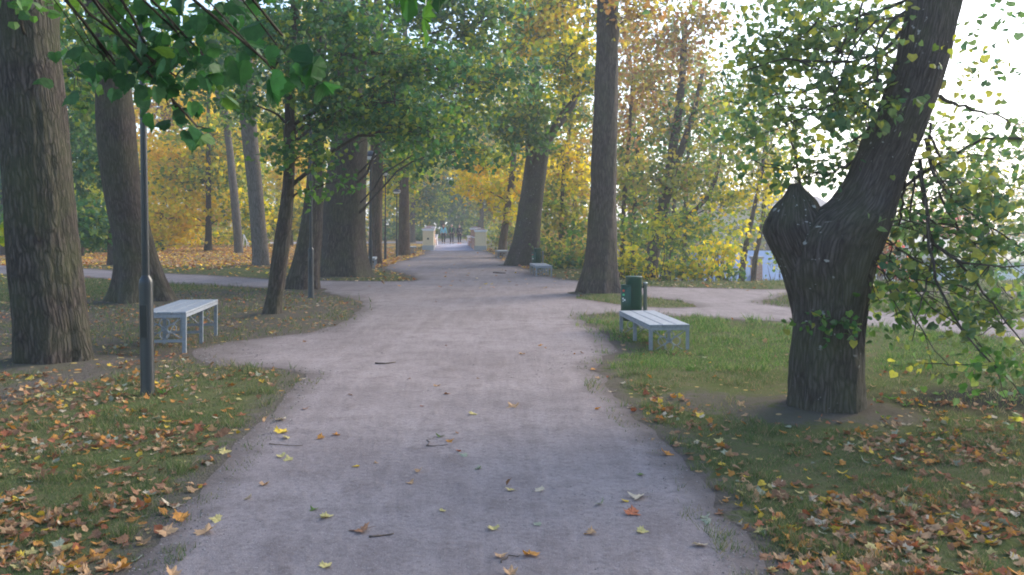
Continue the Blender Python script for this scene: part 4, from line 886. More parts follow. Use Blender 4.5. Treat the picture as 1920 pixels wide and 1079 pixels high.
def make_bin(label):
    o = empty('litter_bin'); tag(o, label, 'litter bin', 'green litter bins beside the right-hand benches')
    m = MB(); m.lathe([(.001,.17),(.122,.17),(.127,.175),(.127,.825),(.131,.83),(.131,.842),(.118,.846),(.001,.85)], n=36, cx=.035, cap=False); m.build('body', M_GREEN, o)
    m = MB(); a = np.linspace(math.pi*.5, math.pi*1.5, 15)
    # front hopper: half round shell against the body
    prof = [(-.03+.135*math.cos(t), -.0+.132*math.sin(t)) for t in a]
    n = len(prof); v = [(x,y,z) for z in (.16,.70) for x,y in prof]; f = np.array([[i,i+1,n+i+1,n+i] for i in range(n-1)])
    m.add(v, [f, np.arange(n)[::-1][None], (np.arange(n)+n)[None]])
    m.add([(x*1.02-.0005,y*1.02,z) for z in (.695,.712) for x,y in prof], [f, (np.arange(n)+n)[None], np.arange(n)[::-1][None]])
    m.build('hopper', M_GREEN, o)
    m = MB(); m.lathe([(.001,-.1),(.031,-.1),(.031,.725),(.037,.728),(.037,.748),(.001,.752)], n=18, cx=.215, cap=False); m.build('post', M_GALV, o)
    for z in (.26, .66):
        m = MB(); m.box(.16,.19,-.014,.014,z,z+.03); m.build('bracket', M_DARK, o, smooth=False)
    m = MB()
    def patch(z0,z1,t0,t1,mi):
        ts = np.linspace(t0,t1,5); v = [(-.03+.1385*math.cos(t), .1355*math.sin(t), z) for z in (z0,z1) for t in ts]
        m.add(v, np.array([[i,i+1,6+i,5+i] for i in range(4)]), mi=mi)
    patch(.61,.64,3.65,3.95,0); patch(.55,.575,3.65,3.95,1); patch(.49,.515,3.62,3.8,2); patch(.47,.495,3.85,4.05,2); patch(.455,.47,3.65,3.8,2)
    m.build('sticker', [M_STICK_R, M_STICK_G, M_STICK_W], o)
    return o
bn = make_bin('nearest green litter bin, with a red and green sticker, behind the near right bench')
bn.location = (gp(1184,13.3),13.3,-.02); bn.rotation_euler = (0,0,.05)
copy_tree(bn, (gp(1006,29.6),29.6,.0), .05, 'green litter bin behind the small far bench, against the thick leaning trunk', scale=(1.0,1,1))
copy_tree(bn, (gp(943,44.5),44.5,.05), .05, 'farthest green litter bin, left of the thick leaning trunk')

def make_lamp(label, H=4.3):
    o = empty('street_lamp'); tag(o, label, 'street lamp', 'dark park lamp posts left of the path')
    m = MB(); m.lathe([(.071,-.1),(.068,.03),(.0635,.05),(.0635,1.06),(.060,1.09),(.045,1.12),(.036,1.135)], n=28, cap=False); b = m.build('base', M_POLE, o)
    m = MB(); m.box(-.032,.032,-.067,-.060,.55,.86,bev=.002); m.build('hatch', M_POLE, b, smooth=False)
    m = MB(); m.lathe([(.036,1.13),(.035,1.2),(.028,H-.45),(.028,H-.36),(.06,H-.345),(.06,H-.315),(.001,H-.31)], n=20, cap=False); m.build('pole', M_POLE, o)
    m = MB(); m.lathe([(.065,H-.32),(.12,H-.315),(.165,H-.28),(.185,H-.235),(.19,H-.20),(.19,H-.185)], n=30); m.build('globe', M_GLOBE, o)
    pr = [(.205,H-.205),(.225,H-.20)]+[(.225*math.cos(t), H-.20+.205*math.sin(t)) for t in np.linspace(.08, math.pi/2-.03, 9)]
    m = MB(); m.lathe(pr, n=30); m.build('hood', M_HOOD, o)
    return o
L0 = make_lamp('nearest dark lamp post, standing in the leaf-strewn grass on the left'); L0.location = (gp(277,8.12),8.12,0)
L0.rotation_euler = (R(.3),R(-.8),0)
copy_tree(L0, (gp(583,19),19,0), 0, 'second lamp post, in front of the thick trunk leaning right')
copy_tree(L0, (gp(695,30.5),30.5,0), 0, 'third lamp post, its round head showing at the right edge of the broadest trunk')
copy_tree(L0, (gp(722.5,40),40,0), 0, 'fourth lamp post, between two straight brown trunks')
c5 = copy_tree(L0, (gp(744,45.5),45.5,0), 0, 'farthest and lowest lamp post, nearest to the bridge', scale=(1,1,.84))

# white handrail and people beyond
def rail():
    x = gp(457,64); o = empty('handrail', (x,64,0)); tag(o, 'small white sloping handrail beside the grey trunks in the leaf carpet', 'handrail')
    m = MB(); m.tube([(0,0,1.0),(.5,-.3,.05)], .03, n=6); m.build('rail', M_WHITE, o)
    for k,(a,z) in enumerate(((0,1.0),(.25,.62),(.48,.2))):
        m = MB(); m.tube([(a,-.3*a/.5,-.05),(a,-.3*a/.5,z)], .03, n=6); m.build('post', M_WHITE, o)
rail()

# ---- bridge
BX = lambda Y: -3.92-(Y-57)*.073       # centre line of the bridge
def deck():
    m = MB(); n = 14
    ys = np.linspace(56.2, 79, n); V = []
    for y in ys:
        c = BX(y); hw = 1.5 if y < 60 else 1.52
        arch = .05*math.sin((y-56.2)/22.8*math.pi)
        V += [(c-hw,y,.012+arch),(c+hw,y,.012+arch),(c+hw,y,-.35),(c-hw,y,-.35)]
    f = []
    for i in range(n-1):
        for a in range(4): b = (a+1)%4; f.append([i*4+a, i*4+b, i*4+4+b, i*4+4+a])
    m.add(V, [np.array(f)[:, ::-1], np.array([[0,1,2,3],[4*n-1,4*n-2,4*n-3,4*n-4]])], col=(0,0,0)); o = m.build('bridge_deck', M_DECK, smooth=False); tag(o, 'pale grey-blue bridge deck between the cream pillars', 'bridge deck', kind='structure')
deck()
def pillar(cx, y, w_, h, label, front=M_CREAM, port=False, name='gate_pillar'):
    o = empty(name, (cx,y,0)); tag(o, label, 'pillar'); a = w_/2
    m = MB(); m.box(-a-.03,a+.03,-.03,w_+.03,-.5,.33*h/1.5,bev=.01); m.build('plinth', M_PLINTH, o, smooth=False)
    m = MB(); m.box(-a,a,0,w_,.33*h/1.5,h-.20,bev=.008); m.build('shaft', front, o, smooth=False)
    m = MB(); m.box(-a-.03,a+.03,-.03,w_+.03,h-.20,h-.13,bev=.01); m.box(-a-.07,a+.07,-.07,w_+.07,h-.128,h-.05,bev=.012); m.build('cap', M_WHITE, o, smooth=False)
    m = MB(); b=a+.05; m.add([(-b,-.05,h-.048),(b,-.05,h-.048),(b,w_+.05,h-.048),(-b,w_+.05,h-.048),(-b*.3,w_*.4,h+.05),(b*.3,w_*.4,h+.05),(b*.3,w_*.6,h+.05),(-b*.3,w_*.6,h+.05)], np.array([[0,1,5,4],[1,2,6,5],[2,3,7,6],[3,0,4,7],[4,5,6,7]])); m.build('roof_tiles', M_TILE, o, smooth=False)
    if port:
        m = MB(); m.box(-.06,.06,-.012,.0,.72,.84); m.build('vent', M_DARK, o, smooth=False)
    return o
pl = pillar(gp(802.5,57), 57, .72, 1.50, 'left near bridge pillar, cream with a small dark vent', port=True)
pr_ = pillar(gp(901,56.3), 56.3, .74, 1.42, 'right near bridge pillar, plain cream with grey foot')
def wing(x0, y0, x1, y1, h, label):
    o = empty('parapet', (x0,y0,0)); tag(o, label, 'parapet'); d = np.array([x1-x0,y1-y0]); L = np.linalg.norm(d); u = d/L; nn = np.array([-u[1],u[0]])*.14
    def slab(z0,z1,e,mt,nm):
        q = [(-nn*e),(nn*e),(d+nn*e),(d-nn*e)]
        m = MB(); m.add([(p[0],p[1],z) for z in (z0,z1) for p in q], np.array([[0,1,2,3],[7,6,5,4],[0,4,5,1],[1,5,6,2],[2,6,7,3],[3,7,4,0]])[:, ::-1]); m.build(nm, mt, o, smooth=False)
    slab(-.6,h-.12,1.0,M_BRICK,'wall'); slab(h-.118,h-.05,1.3,M_WHITE,'coping'); slab(h-.048,h,1.2,M_TILE,'roof_tiles')
wing(gp(809,58), 57.9, gp(811,64), 63.6, 1.05, 'left bridge parapet between the near and the brick pillar')
wing(gp(893,57.5), 57.3, gp(888,63), 62.6, .95, 'right bridge parapet between the near and the brick pillar')
pillar(gp(807,64.5), 64.2, .66, 1.62, 'left brick bridge pillar with white cap behind the cream one', front=M_BRICK)
pillar(gp(891,63.5), 63.2, .68, 1.55, 'right brick bridge pillar with white cap behind the cream one', front=M_BRICK)
def post(cx, y, h, label):
    o = empty('bridge_post', (cx,y,0)); tag(o, label, 'post'); m = MB(); m.box(-.13,.13,0,.4,-.3,h-.08,bev=.01); m.build('shaft', M_WHITE, o, smooth=False)
    m = MB(); m.box(-.17,.17,-.04,.44,h-.078,h,bev=.015); m.build('cap', M_WHITE, o, smooth=False)
post(gp(817,71), 71, .93, 'white end post of the left bridge parapet'); post(gp(879,70), 70, .85, 'white end post of the right bridge parapet')
wing(gp(812,66), 65.4, gp(814.5,71), 70.9, .7, 'low far stretch of the left bridge parapet'); wing(gp(886,65), 64.4, gp(881,70), 69.9, .65, 'low far stretch of the right bridge parapet')

# far sheets of path beyond the bridge
def strip(name, pts, mt, z=.01):
    m = MB(); n = len(pts); m.add([(x,y,z) for x,y in pts], np.arange(n)[None], col=(0,0,0)); o = m.build(name, mt, smooth=False); tag(o, kind='structure')
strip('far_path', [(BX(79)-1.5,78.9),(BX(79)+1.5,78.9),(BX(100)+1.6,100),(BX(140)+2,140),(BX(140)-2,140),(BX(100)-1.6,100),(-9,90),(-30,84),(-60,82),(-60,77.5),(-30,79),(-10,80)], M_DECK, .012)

# ---- houses down on the low ground
def house(name, label, x0, x1, y0, y1, zb, zw, wallm, wins, roofm=None, roofh=1.5, flat=False, doors=(), chimney=None, band=None):
    o = empty(name, ((x0+x1)/2, y0, zb)); tag(o, label, 'house'); ox, oy = (x0+x1)/2, y0
    m = MB(); m.box(x0-ox,x1-ox,0,y1-y0,0,zw-zb); m.build('wall', wallm, o, smooth=False)
    for (wx, wz, ww, wh) in wins:
        f = MB(); a, b, c, d = wx-ox, wx-ox+ww, wz-zb, wz-zb+wh
        f.box(a-.07,a,-.05,.02,c-.07,d+.07); f.box(b,b+.07,-.05,.02,c-.07,d+.07); f.box(a,b,-.05,.02,c-.07,c); f.box(a,b,-.05,.02,d,d+.07); f.box((a+b)/2-.03,(a+b)/2+.03,-.04,.01,c,d); f.box(a,(a+b)/2-.032,-.038,.01,c+wh*.62,c+wh*.62+.05); f.box((a+b)/2+.032,b,-.038,.01,c+wh*.62,c+wh*.62+.05)
        fo = f.build('window', M_WHITE, o, smooth=False)
        p = MB(); p.box(a,b,-.012,-.004,c,d); p.build('pane', M_GLASS, fo, smooth=False)
    if band:
        f = MB(); f.box(x0-ox-.05,x1-ox+.05,-.08,.02,band-zb,band-zb+.25); f.build('cornice', M_WHITE, o, smooth=False)
    if roofm:
        e = .4; z = zw-zb; f = MB(); a, b, c, d = x0-ox-e, x1-ox+e, -e, y1-y0+e; yc = (c+d)/2
        f.add([(a,c,z),(b,c,z),(b,yc,z+roofh),(a,yc,z+roofh),(b,d,z),(a,d,z),(a,c,z-.1),(b,c,z-.1)], [np.array([[0,1,2,3],[3,2,4,5],[6,7,1,0],[5,4,7,6]]), np.array([[1,4,2],[0,3,5]])]); ro = f.build('roof', roofm, o, smooth=False)
        for k in range(int((b-a)/.55)):
            xs = a+.3+k*.55
            if k % 1 == 0 and roofm is M_BLUEROOF:
                g = MB(); 
        if chimney:
            cx_, cw, ch, cyy = chimney; g = MB(); g.box(cx_-ox, cx_-ox+cw, cyy-oy, cyy-oy+cw, z-.5, ch-zb, bev=.01); g.build('chimney', M_BRICK, ro, smooth=False)
            g = MB(); g.box(cx_-ox-.05, cx_-ox+cw+.05, cyy-oy-.05, cyy-oy+cw+.05, ch-zb, ch-zb+.1, bev=.01); g.build('chimney_cap', M_PLINTH, ro, smooth=False)
    return o
house('shed', 'low shed with wide blue roof and brick chimney, left of the forked trunk', gp(1335,38), gp(1590,38), 36.5, 44.5, -4.3, -2.3, M_PALEBLUE, [], M_BLUEROOF, 2.75, chimney=(gp(1411,38.5), .42, .15, 38.4))
ws = [(gp(p,80), z, 1.25, 1.9) for p in (1345,1375,1405,1435,1465,1500,1530) for z in (-.2, -3.4)]
house('house', 'cream two-storey house with white-framed windows, left behind the forked trunk', gp(1325,80), gp(1560,80), 80, 90, -4.3, 3.2, M_CREAMWALL, ws, M_ROOFGREY, 1.4, band=-1.0)
house('house', 'white low house directly behind the forked trunk and the drooping twigs', gp(1570,74), gp(1740,74), 74, 82, -4.3, .6, M_WHITEWALL, [(gp(p,74), -2.2, 1.1, 1.5) for p in (1600,1640,1680,1715)], M_ROOFGREY, 1.6)
house('house', 'pale blue house with white-framed windows at the right edge beyond the verge', gp(1770,52), gp(2060,52), 52, 60, -4.3, -.5, M_PALEBLUE, [(gp(p,52), -2.9, .9, 1.3) for p in (1800,1850,1900,1950)], M_CREAMWALL, 1.4)
house('house', 'white house glimpsed low between the stems left of the dark multi-stemmed tree', gp(1150,95), gp(1300,95), 95, 103, -4.3, -1.2, M_WHITEWALL, [(gp(p,95), -3.3, 1.1, 1.4) for p in (1165,1195,1225,1260)], M_ROOFGREY, 1.4)

# ================================================================== PEOPLE
def skin_mesh(name, verts, edges, radii, mt, parent, sub=2, root=0):
    me = bpy.data.meshes.new(name); me.from_pydata(verts, edges, []); o = bpy.data.objects.new(name, me); C.objects.link(o)
    md = o.modifiers.new('skin','SKIN'); md.use_smooth_shade = True
    for i, r_ in enumerate(radii):
        sv_ = me.skin_vertices[0].data[i]; sv_.radius = (r_, r_) if not isinstance(r_, tuple) else r_; sv_.use_root = (i == root)
    ms = o.modifiers.new('sub','SUBSURF'); ms.levels = ms.render_levels = sub
    bpy.context.view_layer.update(); dg = bpy.context.evaluated_depsgraph_get()
    nm = bpy.data.meshes.new_from_object(o.evaluated_get(dg)); o.modifiers.clear(); o.data = nm; nm.materials.clear(); nm.materials.append(mt)
    for p in nm.polygons: p.use_smooth = True
    o.parent = parent; return o
def person(loc, label, top, trousers, hair, shoes, stride=.14, hairlong=False, scarf=None, inner=None, printm=None, h=1.7, arm=.0):
    o = empty('person', loc); tag(o, label, 'person'); s = h/1.7; S = stride
    V = lambda *p: tuple(q*s for q in p)
    # body: one continuous skin
    v = [V(0,0,.93),V(0,.01,1.12),V(0,.01,1.33),V(0,0,1.46),V(0,-.01,1.54),V(0,-.02,1.62),V(0,-.01,1.68)]
    e = [(0,1),(1,2),(2,3),(3,4),(4,5),(5,6)]; r_ = [.12,.115,.135,.052,.062,.085,.06]
    def add(p, par, rad): v.append(V(*p)); r_.append(rad); e.append((par, len(v)-1)); return len(v)-1
    nose = add((0,-.115,1.605),5,.014)
    for sx in (-1,1):
        add((sx*.088,0,1.61),5,.014)
        sh = add((sx*.165,.01,1.40),2,.062); el = add((sx*.215,.05-arm*.3*sx,1.14),sh,.042); wr = add((sx*.225,-.04-arm*sx,.91),el,.027)
        pm = add((sx*.225,-.06-arm*sx,.85),wr,.030)
        for k,(dx,dl) in enumerate(((-.028,.062),(-.010,.072),(.010,.068),(.027,.055))):
            b = add((sx*.225+dx*.3,-.072-arm*sx+dx,.80),pm,.011); add((sx*.22+dx*.3,-.085-arm*sx+dx,.80-dl),b,.008)
        th = add((sx*.20,-.09-arm*sx,.845),pm,.012); add((sx*.195,-.105-arm*sx,.80),th,.009)
        st = S*sx
        hp = add((sx*.095,0,.88),0,.088); kn = add((sx*.10,-st*.5-.02,.50),hp,.058); an = add((sx*.10,st*.25-st,.10),kn,.038); add((sx*.11,st*.25-st-.13,.045),an,.034)
    skin_mesh('body', v, e, [q*s for q in r_], M_SKIN, o)
    # clothing
    jv = [V(0,0,.90),V(0,.01,1.12),V(0,.01,1.33),V(0,.0,1.455)]; je = [(0,1),(1,2),(2,3)]; jr = [.155,.14,.158,.075]
    for sx in (-1,1):
        n0 = len(jv); jv += [V(sx*.17,.01,1.40),V(sx*.225,.05-arm*.3*sx,1.14),V(sx*.23,-.035-arm*sx,.915)]; je += [(2,n0),(n0,n0+1),(n0+1,n0+2)]; jr += [.082,.062,.046]
    skin_mesh('jacket', jv, je, [q*s for q in jr], top, o)
    tv = [V(0,.005,.95)]; te = []; tr_ = [.135]
    for sx in (-1,1):
        n0 = len(tv); st = S*sx; tv += [V(sx*.095,0,.86),V(sx*.10,-st*.5-.02,.50),V(sx*.10,st*.25-st,.12)]; te += [(0,n0),(n0,n0+1),(n0+1,n0+2)]; tr_ += [.108,.075,.056]
    skin_mesh('trousers', tv, te, [q*s for q in tr_], trousers, o)
    for sx in (-1,1):
        st = S*sx; skin_mesh('shoe', [V(sx*.10,st*.25-st+.04,.055),V(sx*.11,st*.25-st-.07,.045),V(sx*.115,st*.25-st-.17,.035)], [(0,1),(1,2)], [.05*s,.05*s,.038*s], shoes, o, sub=1)
    hv = [V(0,.035,1.60),V(0,.03,1.68),V(0,-.02,1.715)]; he = [(0,1),(1,2)]; hr = [.088,.086,.058]
    if hairlong: hv.append(V(0,.07,1.47)); he.append((0,3)); hr.append(.07)
    skin_mesh('hair', hv, he, [q*s for q in hr], hair, o)
    for sx in (-1,1):
        m = MB(); m.lathe([(.001,-.009),(.007,-.006),(.010,0),(.007,.006),(.001,.009)], n=8, cap=False); q = m.build('eye', M_EYE, o); q.location = V(sx*.033,-.098,1.63)
    m = MB(); m.box(-.022,.022,-.006,.006,-.005,.005,bev=.002); q = m.build('mouth', M_LIP, o); q.location = V(0,-.095,1.565)
    if scarf:
        m = MB(); t = np.linspace(0,2*math.pi,17)[:-1]; m.tube([V(.085*math.cos(a),-.02+.085*math.sin(a),1.455-.02*math.sin(a)*-1) for a in list(t)+[t[0]]], .042*s, n=8, cap=False)
        m.box(-.05*s,.05*s,-.165*s,-.135*s,1.28*s,1.45*s,bev=.01); m.build('scarf', scarf, o)
    if inner:
        m = MB(); m.box(-.035*s,.035*s,-.185*s,-.15*s,.98*s,1.42*s,bev=.01); m.build('shirt', inner, o)
    if printm:
        m = MB()
        for k in range(7): m.box((-.10+k*.029)*s,(-.10+k*.029+.019)*s,-.178*s,-.15*s,(1.30 if k%2 else 1.295)*s,1.34*s,bev=.002)
        m.box(-.045*s,.045*s,-.176*s,-.15*s,1.20*s,1.225*s,bev=.002); m.build('chest_print', printm, o, smooth=False)
    return o
person((gp(831.5,76),76,.04), 'walker in a light blue top with brown scarf, left of the three walkers', M_JACKET_B, M_BLACKC, M_HAIR_R, M_BLACKC, hairlong=True, scarf=M_SCARF, h=1.72)
person((gp(847,76),76,.04), 'walker in an open dark jacket over a green shirt, middle of the three', M_NAVY, M_BLACKC, M_HAIR_G, M_BLACKC, inner=M_GREENC, stride=-.12, h=1.74)
person((gp(861.5,76),76,.04), 'walker all in black with red shoes, right of the three walkers', M_BLACKC, M_BLACKC, M_HAIR_D, M_RED, printm=M_PRINT, stride=.16, h=1.68, arm=.02)

# ================================================================== GROUND, PATH
make_path(); make_ground()

# ================================================================== GRASS
def grass():
    rng = np.random.default_rng(7); out = []
    n = 560000
    Y = 3.3*np.exp(rng.random(n)*math.log(26/3.3)); X = rng.uniform(-.66,.66,n)*Y; P = np.column_stack([X,Y])
    ins = inside(P, PATHR) & ~inside(P, ISLER); d0 = seg_dist(P, PATHR[::2]); P = P[~ins | (ins & (d0 < .22) & (rng.random(len(P)) < .35))]
    d = seg_dist(P, PATHR[::3]); dn = fbm(P[:,0]*1.3, P[:,1]*1.3, 0, 2); n2 = fbm(P[:,0]*5, P[:,1]*5, 0, 12)
    dens = sstep(.34,.62,dn*.55+n2*.45)*.9+.10
    dens *= sstep(-.05,.30,d+(n2-.5)*.5)
    worn = .72*(1-sstep(3.5,7.5,np.hypot(P[:,0]+5.5,(P[:,1]-15.5)*.8))); dens *= 1-worn
    dens *= .15+.85*sstep(.2,.6,seg_dist(P,[G(-60,760),G(60,728),G(200,690),G(330,668)],False))
    dens *= .3+.7*sstep(.2,.9,seg_dist(P,[G(1330,755),G(1480,775),G(1620,775)],False))
    dens *= .25+.75*sstep(.4,1.3,np.hypot((P[:,0]-4.6)*.55,P[:,1]-7.85))
    for tx,ty,r_ in TREE_BASES:
        if ty < 30: dens *= sstep(r_*.8, r_*1.0+.35, np.hypot(P[:,0]-tx,P[:,1]-ty))*.75+.25*(np.hypot(P[:,0]-tx,P[:,1]-ty) > r_)
    dens *= bankd(P) < .6
    k = rng.random(len(P)) < dens; P = P[k]; n2 = n2[k]; dn = dn[k]
    z = gz(P[:,0],P[:,1]); n = len(P)
    h = rng.uniform(.016,.05,n)*(.45+.9*n2+1.6*sstep(.6,.8,n2))*np.clip(P[:,1]/9,.75,1.5); wd = .0022*np.clip(P[:,1]/5,1,4)*rng.uniform(.7,1.4,n)
    a = rng.uniform(0,6.283,n); b = rng.uniform(0,6.283,n); ln = h*rng.uniform(.1,1.1,n)
    dx,dy = np.cos(a)*wd, np.sin(a)*wd; p = np.column_stack([P,z-.004])
    v = np.stack([p+np.column_stack([dx,dy,0*dx]), p-np.column_stack([dx,dy,0*dx]), p+np.column_stack([np.cos(b)*ln,np.sin(b)*ln,h])],1)
    c = np.array([(.09,.145,.045),(.12,.165,.055),(.17,.18,.08),(.26,.21,.12),(.07,.11,.045)])[rng.integers(0,5,n)]*rng.uniform(.8,1.25,n)[:,None]
    # the lawn right of the bench is fresher
    fr = ((P[:,0] > 1)&(P[:,1] > 9.3)&(P[:,1] < 15))[:,None]; c = np.where(fr, c*np.array([.95,1.25,.9]), c)
    m = MB(); m.add(v.reshape(-1,3), np.arange(3*n).reshape(-1,3), col=np.repeat(c,3,0)); o = m.build('grass', GRASSM, smooth=False)
    tag(o, 'short patchy grass on both sides of the path', 'grass', kind='stuff')
grass()

# ================================================================== FALLEN LEAVES
rngL = np.random.default_rng(21)
def curl_leaf(seed, kind):
    rg = np.random.default_rng(seed); v, f = TM['maple']; v = v.copy(); v[:,1] -= .4
    cu = rg.uniform(.1,.9); ax = rg.uniform(0,3.14); t = v[:,0]*math.cos(ax)+v[:,1]*math.sin(ax)
    v[:,2] = np.abs(v[:,2])*.0+cu*t**2*(1 if kind else .6)+rg.normal(0,.025,len(v))*1.0+.03
    if kind: v[:,2] += .25*np.maximum(0,v[:,1])**2*rg.uniform(-1,2)
    v[:,2] -= v[:,2].min(); v[:,0] *= rg.uniform(.75,1.05)
    return v, f
def curl_other(seed):
    rg = np.random.default_rng(seed); v, f = TM['heart']; v = v.copy(); v[:,1] -= .5; v *= np.array([rg.uniform(.55,.9),.8,1])
    v[:,2] = rg.uniform(.5,1.6)*v[:,0]**2+rg.uniform(-.5,.9)*v[:,1]**2+rg.normal(0,.03,len(v)); v[:,2] -= v[:,2].min(); return v, f
def litter_mesh(seed, col):
    v, f = curl_leaf(seed, True); m = MB(); m.add(v, f, col=np.array(col)*np.random.default_rng(seed).uniform(.85,1.15,(len(v),1)))
    m.tube([(0,-.4,.04),(.03,-.62,.05),(.10,-.80,.02)], .008, n=4, col=np.array(col)*.6)
    o = m.build('fallen_leaf', LITTER, smooth=False); me = o.data; bpy.data.objects.remove(o); return me
CN = {'orange':(.56,.26,.07),'brown':(.32,.17,.10),'tan':(.48,.30,.17),'pale yellow':(.54,.45,.19),'yellow':(.66,.46,.07),'pale grey-green':(.32,.34,.25),'rust red':(.42,.15,.08),'cream':(.56,.46,.34),'green':(.14,.20,.06)}
LM = {k: [litter_mesh(300+i*7+j, c) for j in range(3)] for i,(k,c) in enumerate(CN.items())}
INDIV = []
def put_leaf(x, y, sz, colname, label, group=None, tilt=None):
    o = bpy.data.objects.new('fallen_leaf', LM[colname][rngL.integers(0,3)]); C.objects.link(o)
    z = float(gz(x,y)[0]) if not inside(np.array([[x,y]]), PATHR)[0] else .012
    o.location = (x,y,z); t = tilt if tilt is not None else rngL.normal(0,.18,2)
    o.rotation_euler = (t[0], t[1], rngL.uniform(0,6.28)); o.scale = (sz,sz,sz); tag(o, label, 'leaf', group); INDIV.append((x,y)); return o
G_P = 'fallen leaves lying on the path'; 
for (px,py,wpx,c,lab) in [
  (961,763,26,'tan','tan leaf in the middle of the path, level with the forked trunk foot'), (886,778,18,'pale yellow','small pale yellow leaf left of the tan leaf mid-path'), (825,820,18,'green','greenish leaf beside a thin dark twig on the path'),
  (869,856,20,'pale grey-green','pale grey-green leaf at the path centre beside a tiny red one'), (860,848,14,'rust red','tiny red leaf touching the pale grey-green one at the path centre'),
  (785,886,20,'tan','tan leaf left of the path centre, above the orange-tan folded one'), (769,908,18,'tan','small folded orange-tan leaf left of the path centre'), (897,881,18,'pale grey-green','lone pale greenish leaf right of the two tan ones at the path centre'),
  (956,920,22,'pale yellow','pale yellow leaf right of the path centre, paired with a paler one'), (1013,922,18,'cream','cream leaf just right of the pale yellow one'), (668,877,16,'yellow','small yellow leaf in the left half of the path'),
  (1195,933,36,'cream','wide cream leaf near the right side of the path'), (1171,942,16,'yellow','small yellow leaf touching the wide cream one'), (1187,964,34,'rust red','red-brown leaf below the wide cream one'), (1204,999,26,'pale yellow','pale yellow leaf at the lower right of the path'),
  (1107,1002,28,'tan','tan leaf left of the pale yellow one at the lower right of the path'), (924,993,26,'pale yellow','pale yellow leaf above the bright orange one'), (1009,986,20,'pale grey-green','grey-green leaf above and right of the bright orange one'),
  (993,1042,36,'orange','bright orange leaf at the bottom centre of the path'), (940,1046,24,'tan','tan leaf left of the bright orange one'), (675,995,42,'brown','large brown leaf at the lower left of the path'), (612,971,28,'pale yellow','pale yellow leaf above and left of the large brown one'),
  (588,958,18,'green','small green leaf beside the pale yellow one at the lower left'), (830,961,14,'pale yellow','tiny pale yellow leaf above the large brown one'), (612,1064,28,'pale yellow','pale leaf near the lower left corner of the path'), (958,1076,34,'tan','tan leaf cut by the bottom edge of the view'),
  (497,911,22,'tan','tan leaf at the left path edge among the grit'), (388,997,40,'tan','large tan leaf at the left path edge, right of two overlapping ones'), (404,977,26,'pale yellow','pale leaf just above the large tan one at the left edge'), (315,998,40,'tan','left one of two big tan leaves at the grass corner'),
  (341,973,40,'orange','orange-tan leaf tucked at the grass corner below the white curled one'), (320,945,42,'cream','large white curled leaf on the left grass edge'), (225,1060,56,'orange','large bright orange upright leaf near the bottom left corner'), (540,862,24,'pale yellow','right one of a pale pair near the left path edge'),
  (526,857,20,'pale yellow','left one of a pale pair near the left path edge'), (528,810,28,'yellow','yellow leaf at the left path edge above the pale one'), (537,822,26,'pale yellow','pale leaf under the yellow one at the left path edge'), (528,787,24,'cream','cream leaf at the left path edge above the yellow one'),
  (600,823,20,'orange','left one of two small orange leaves in the left half of the path'), (630,817,16,'orange','right one of two small orange leaves in the left half of the path'), (573,768,14,'brown','little brown leaf beside the left path edge'), (567,712,14,'cream','cream leaf at the tip of the left grass'),
  (343,846,36,'tan','tan curled leaf in the left grass, paired with a brown one'), (304,838,30,'tan','tan leaf left of the brown curled one in the grass'), (421,846,26,'pale yellow','pale yellow leaf at the left grass rim above the path'), (408,782,20,'cream','cream leaf in the grass right of the lamp post foot'),
  (305,744,18,'pale yellow','pale yellow leaf right at the lamp post foot'), (451,777,20,'rust red','reddish leaf in the left grass right of the cream one'), (432,766,14,'orange','orange leaf touching the reddish one'), (820,725,14,'tan','small tan leaf at the upper middle of the path'), (838,740,14,'brown','small brown leaf under the tan one at the upper middle'),
  (978,665,12,'tan','small tan leaf on the path left of the right bench'), (1113,694,14,'orange','small orange leaf at the right path edge near the bench'), (1150,733,20,'cream','cream leaf at the right path edge'), (1166,719,14,'cream','smaller cream leaf above the one at the right path edge'), (1250,852,28,'orange','orange-brown leaf at the right grass rim'),
  (1322,972,22,'pale grey-green','upper one of two pale blue-green leaves on the lower right path'), (1325,980,22,'pale grey-green','lower one of two pale blue-green leaves on the lower right path'), (1449,1069,24,'pale yellow','pale yellow leaf at the bottom right path corner'), (1200,892,16,'green','thin green leaf in the right part of the path'),
  (1750,864,34,'orange','orange upright leaf in the right grass below the dark soil'), (1860,984,40,'orange','brightest orange leaf in the lower right grass'), (1716,992,28,'yellow','yellow leaf left of the brightest orange one'), (1490,992,28,'yellow','yellow leaf in the right grass near the path'),
  (1445,978,30,'yellow','golden leaf left of the yellow one near the path'), (1422,955,34,'cream','cream leaf above the golden one near the path'), (1460,908,34,'cream','cream leaf in the right grass above the tan pair'), (1450,958,24,'tan','tan leaf touching the cream one near the path'), (1615,1072,30,'yellow','yellow leaf at the bottom edge under the right grass'),
  (1500,922,22,'pale yellow','pale yellow leaf right of the cream one in the right grass'), (1680,930,36,'brown','large pinkish-brown leaf in the right grass'), (1530,980,34,'cream','cream curled leaf right of the yellow ones'), (1493,848,16,'yellow','small yellow leaf in the right grass above the others'), (1355,870,22,'yellow','yellow-green leaf on the right grass rim'),
  (1300,690,14,'cream','cream leaf in the lawn in front of the right bench'), (1321,671,10,'cream','small cream leaf in the lawn right of the bench'), (1185,715,10,'tan','small tan leaf in the lawn at the path edge, left of the bench front')]:
    x, y = G(px, py+wpx*.10); put_leaf(x, y, wpx/F*y/1.15, c, lab, G_P if 560 < px < 1240 else None)
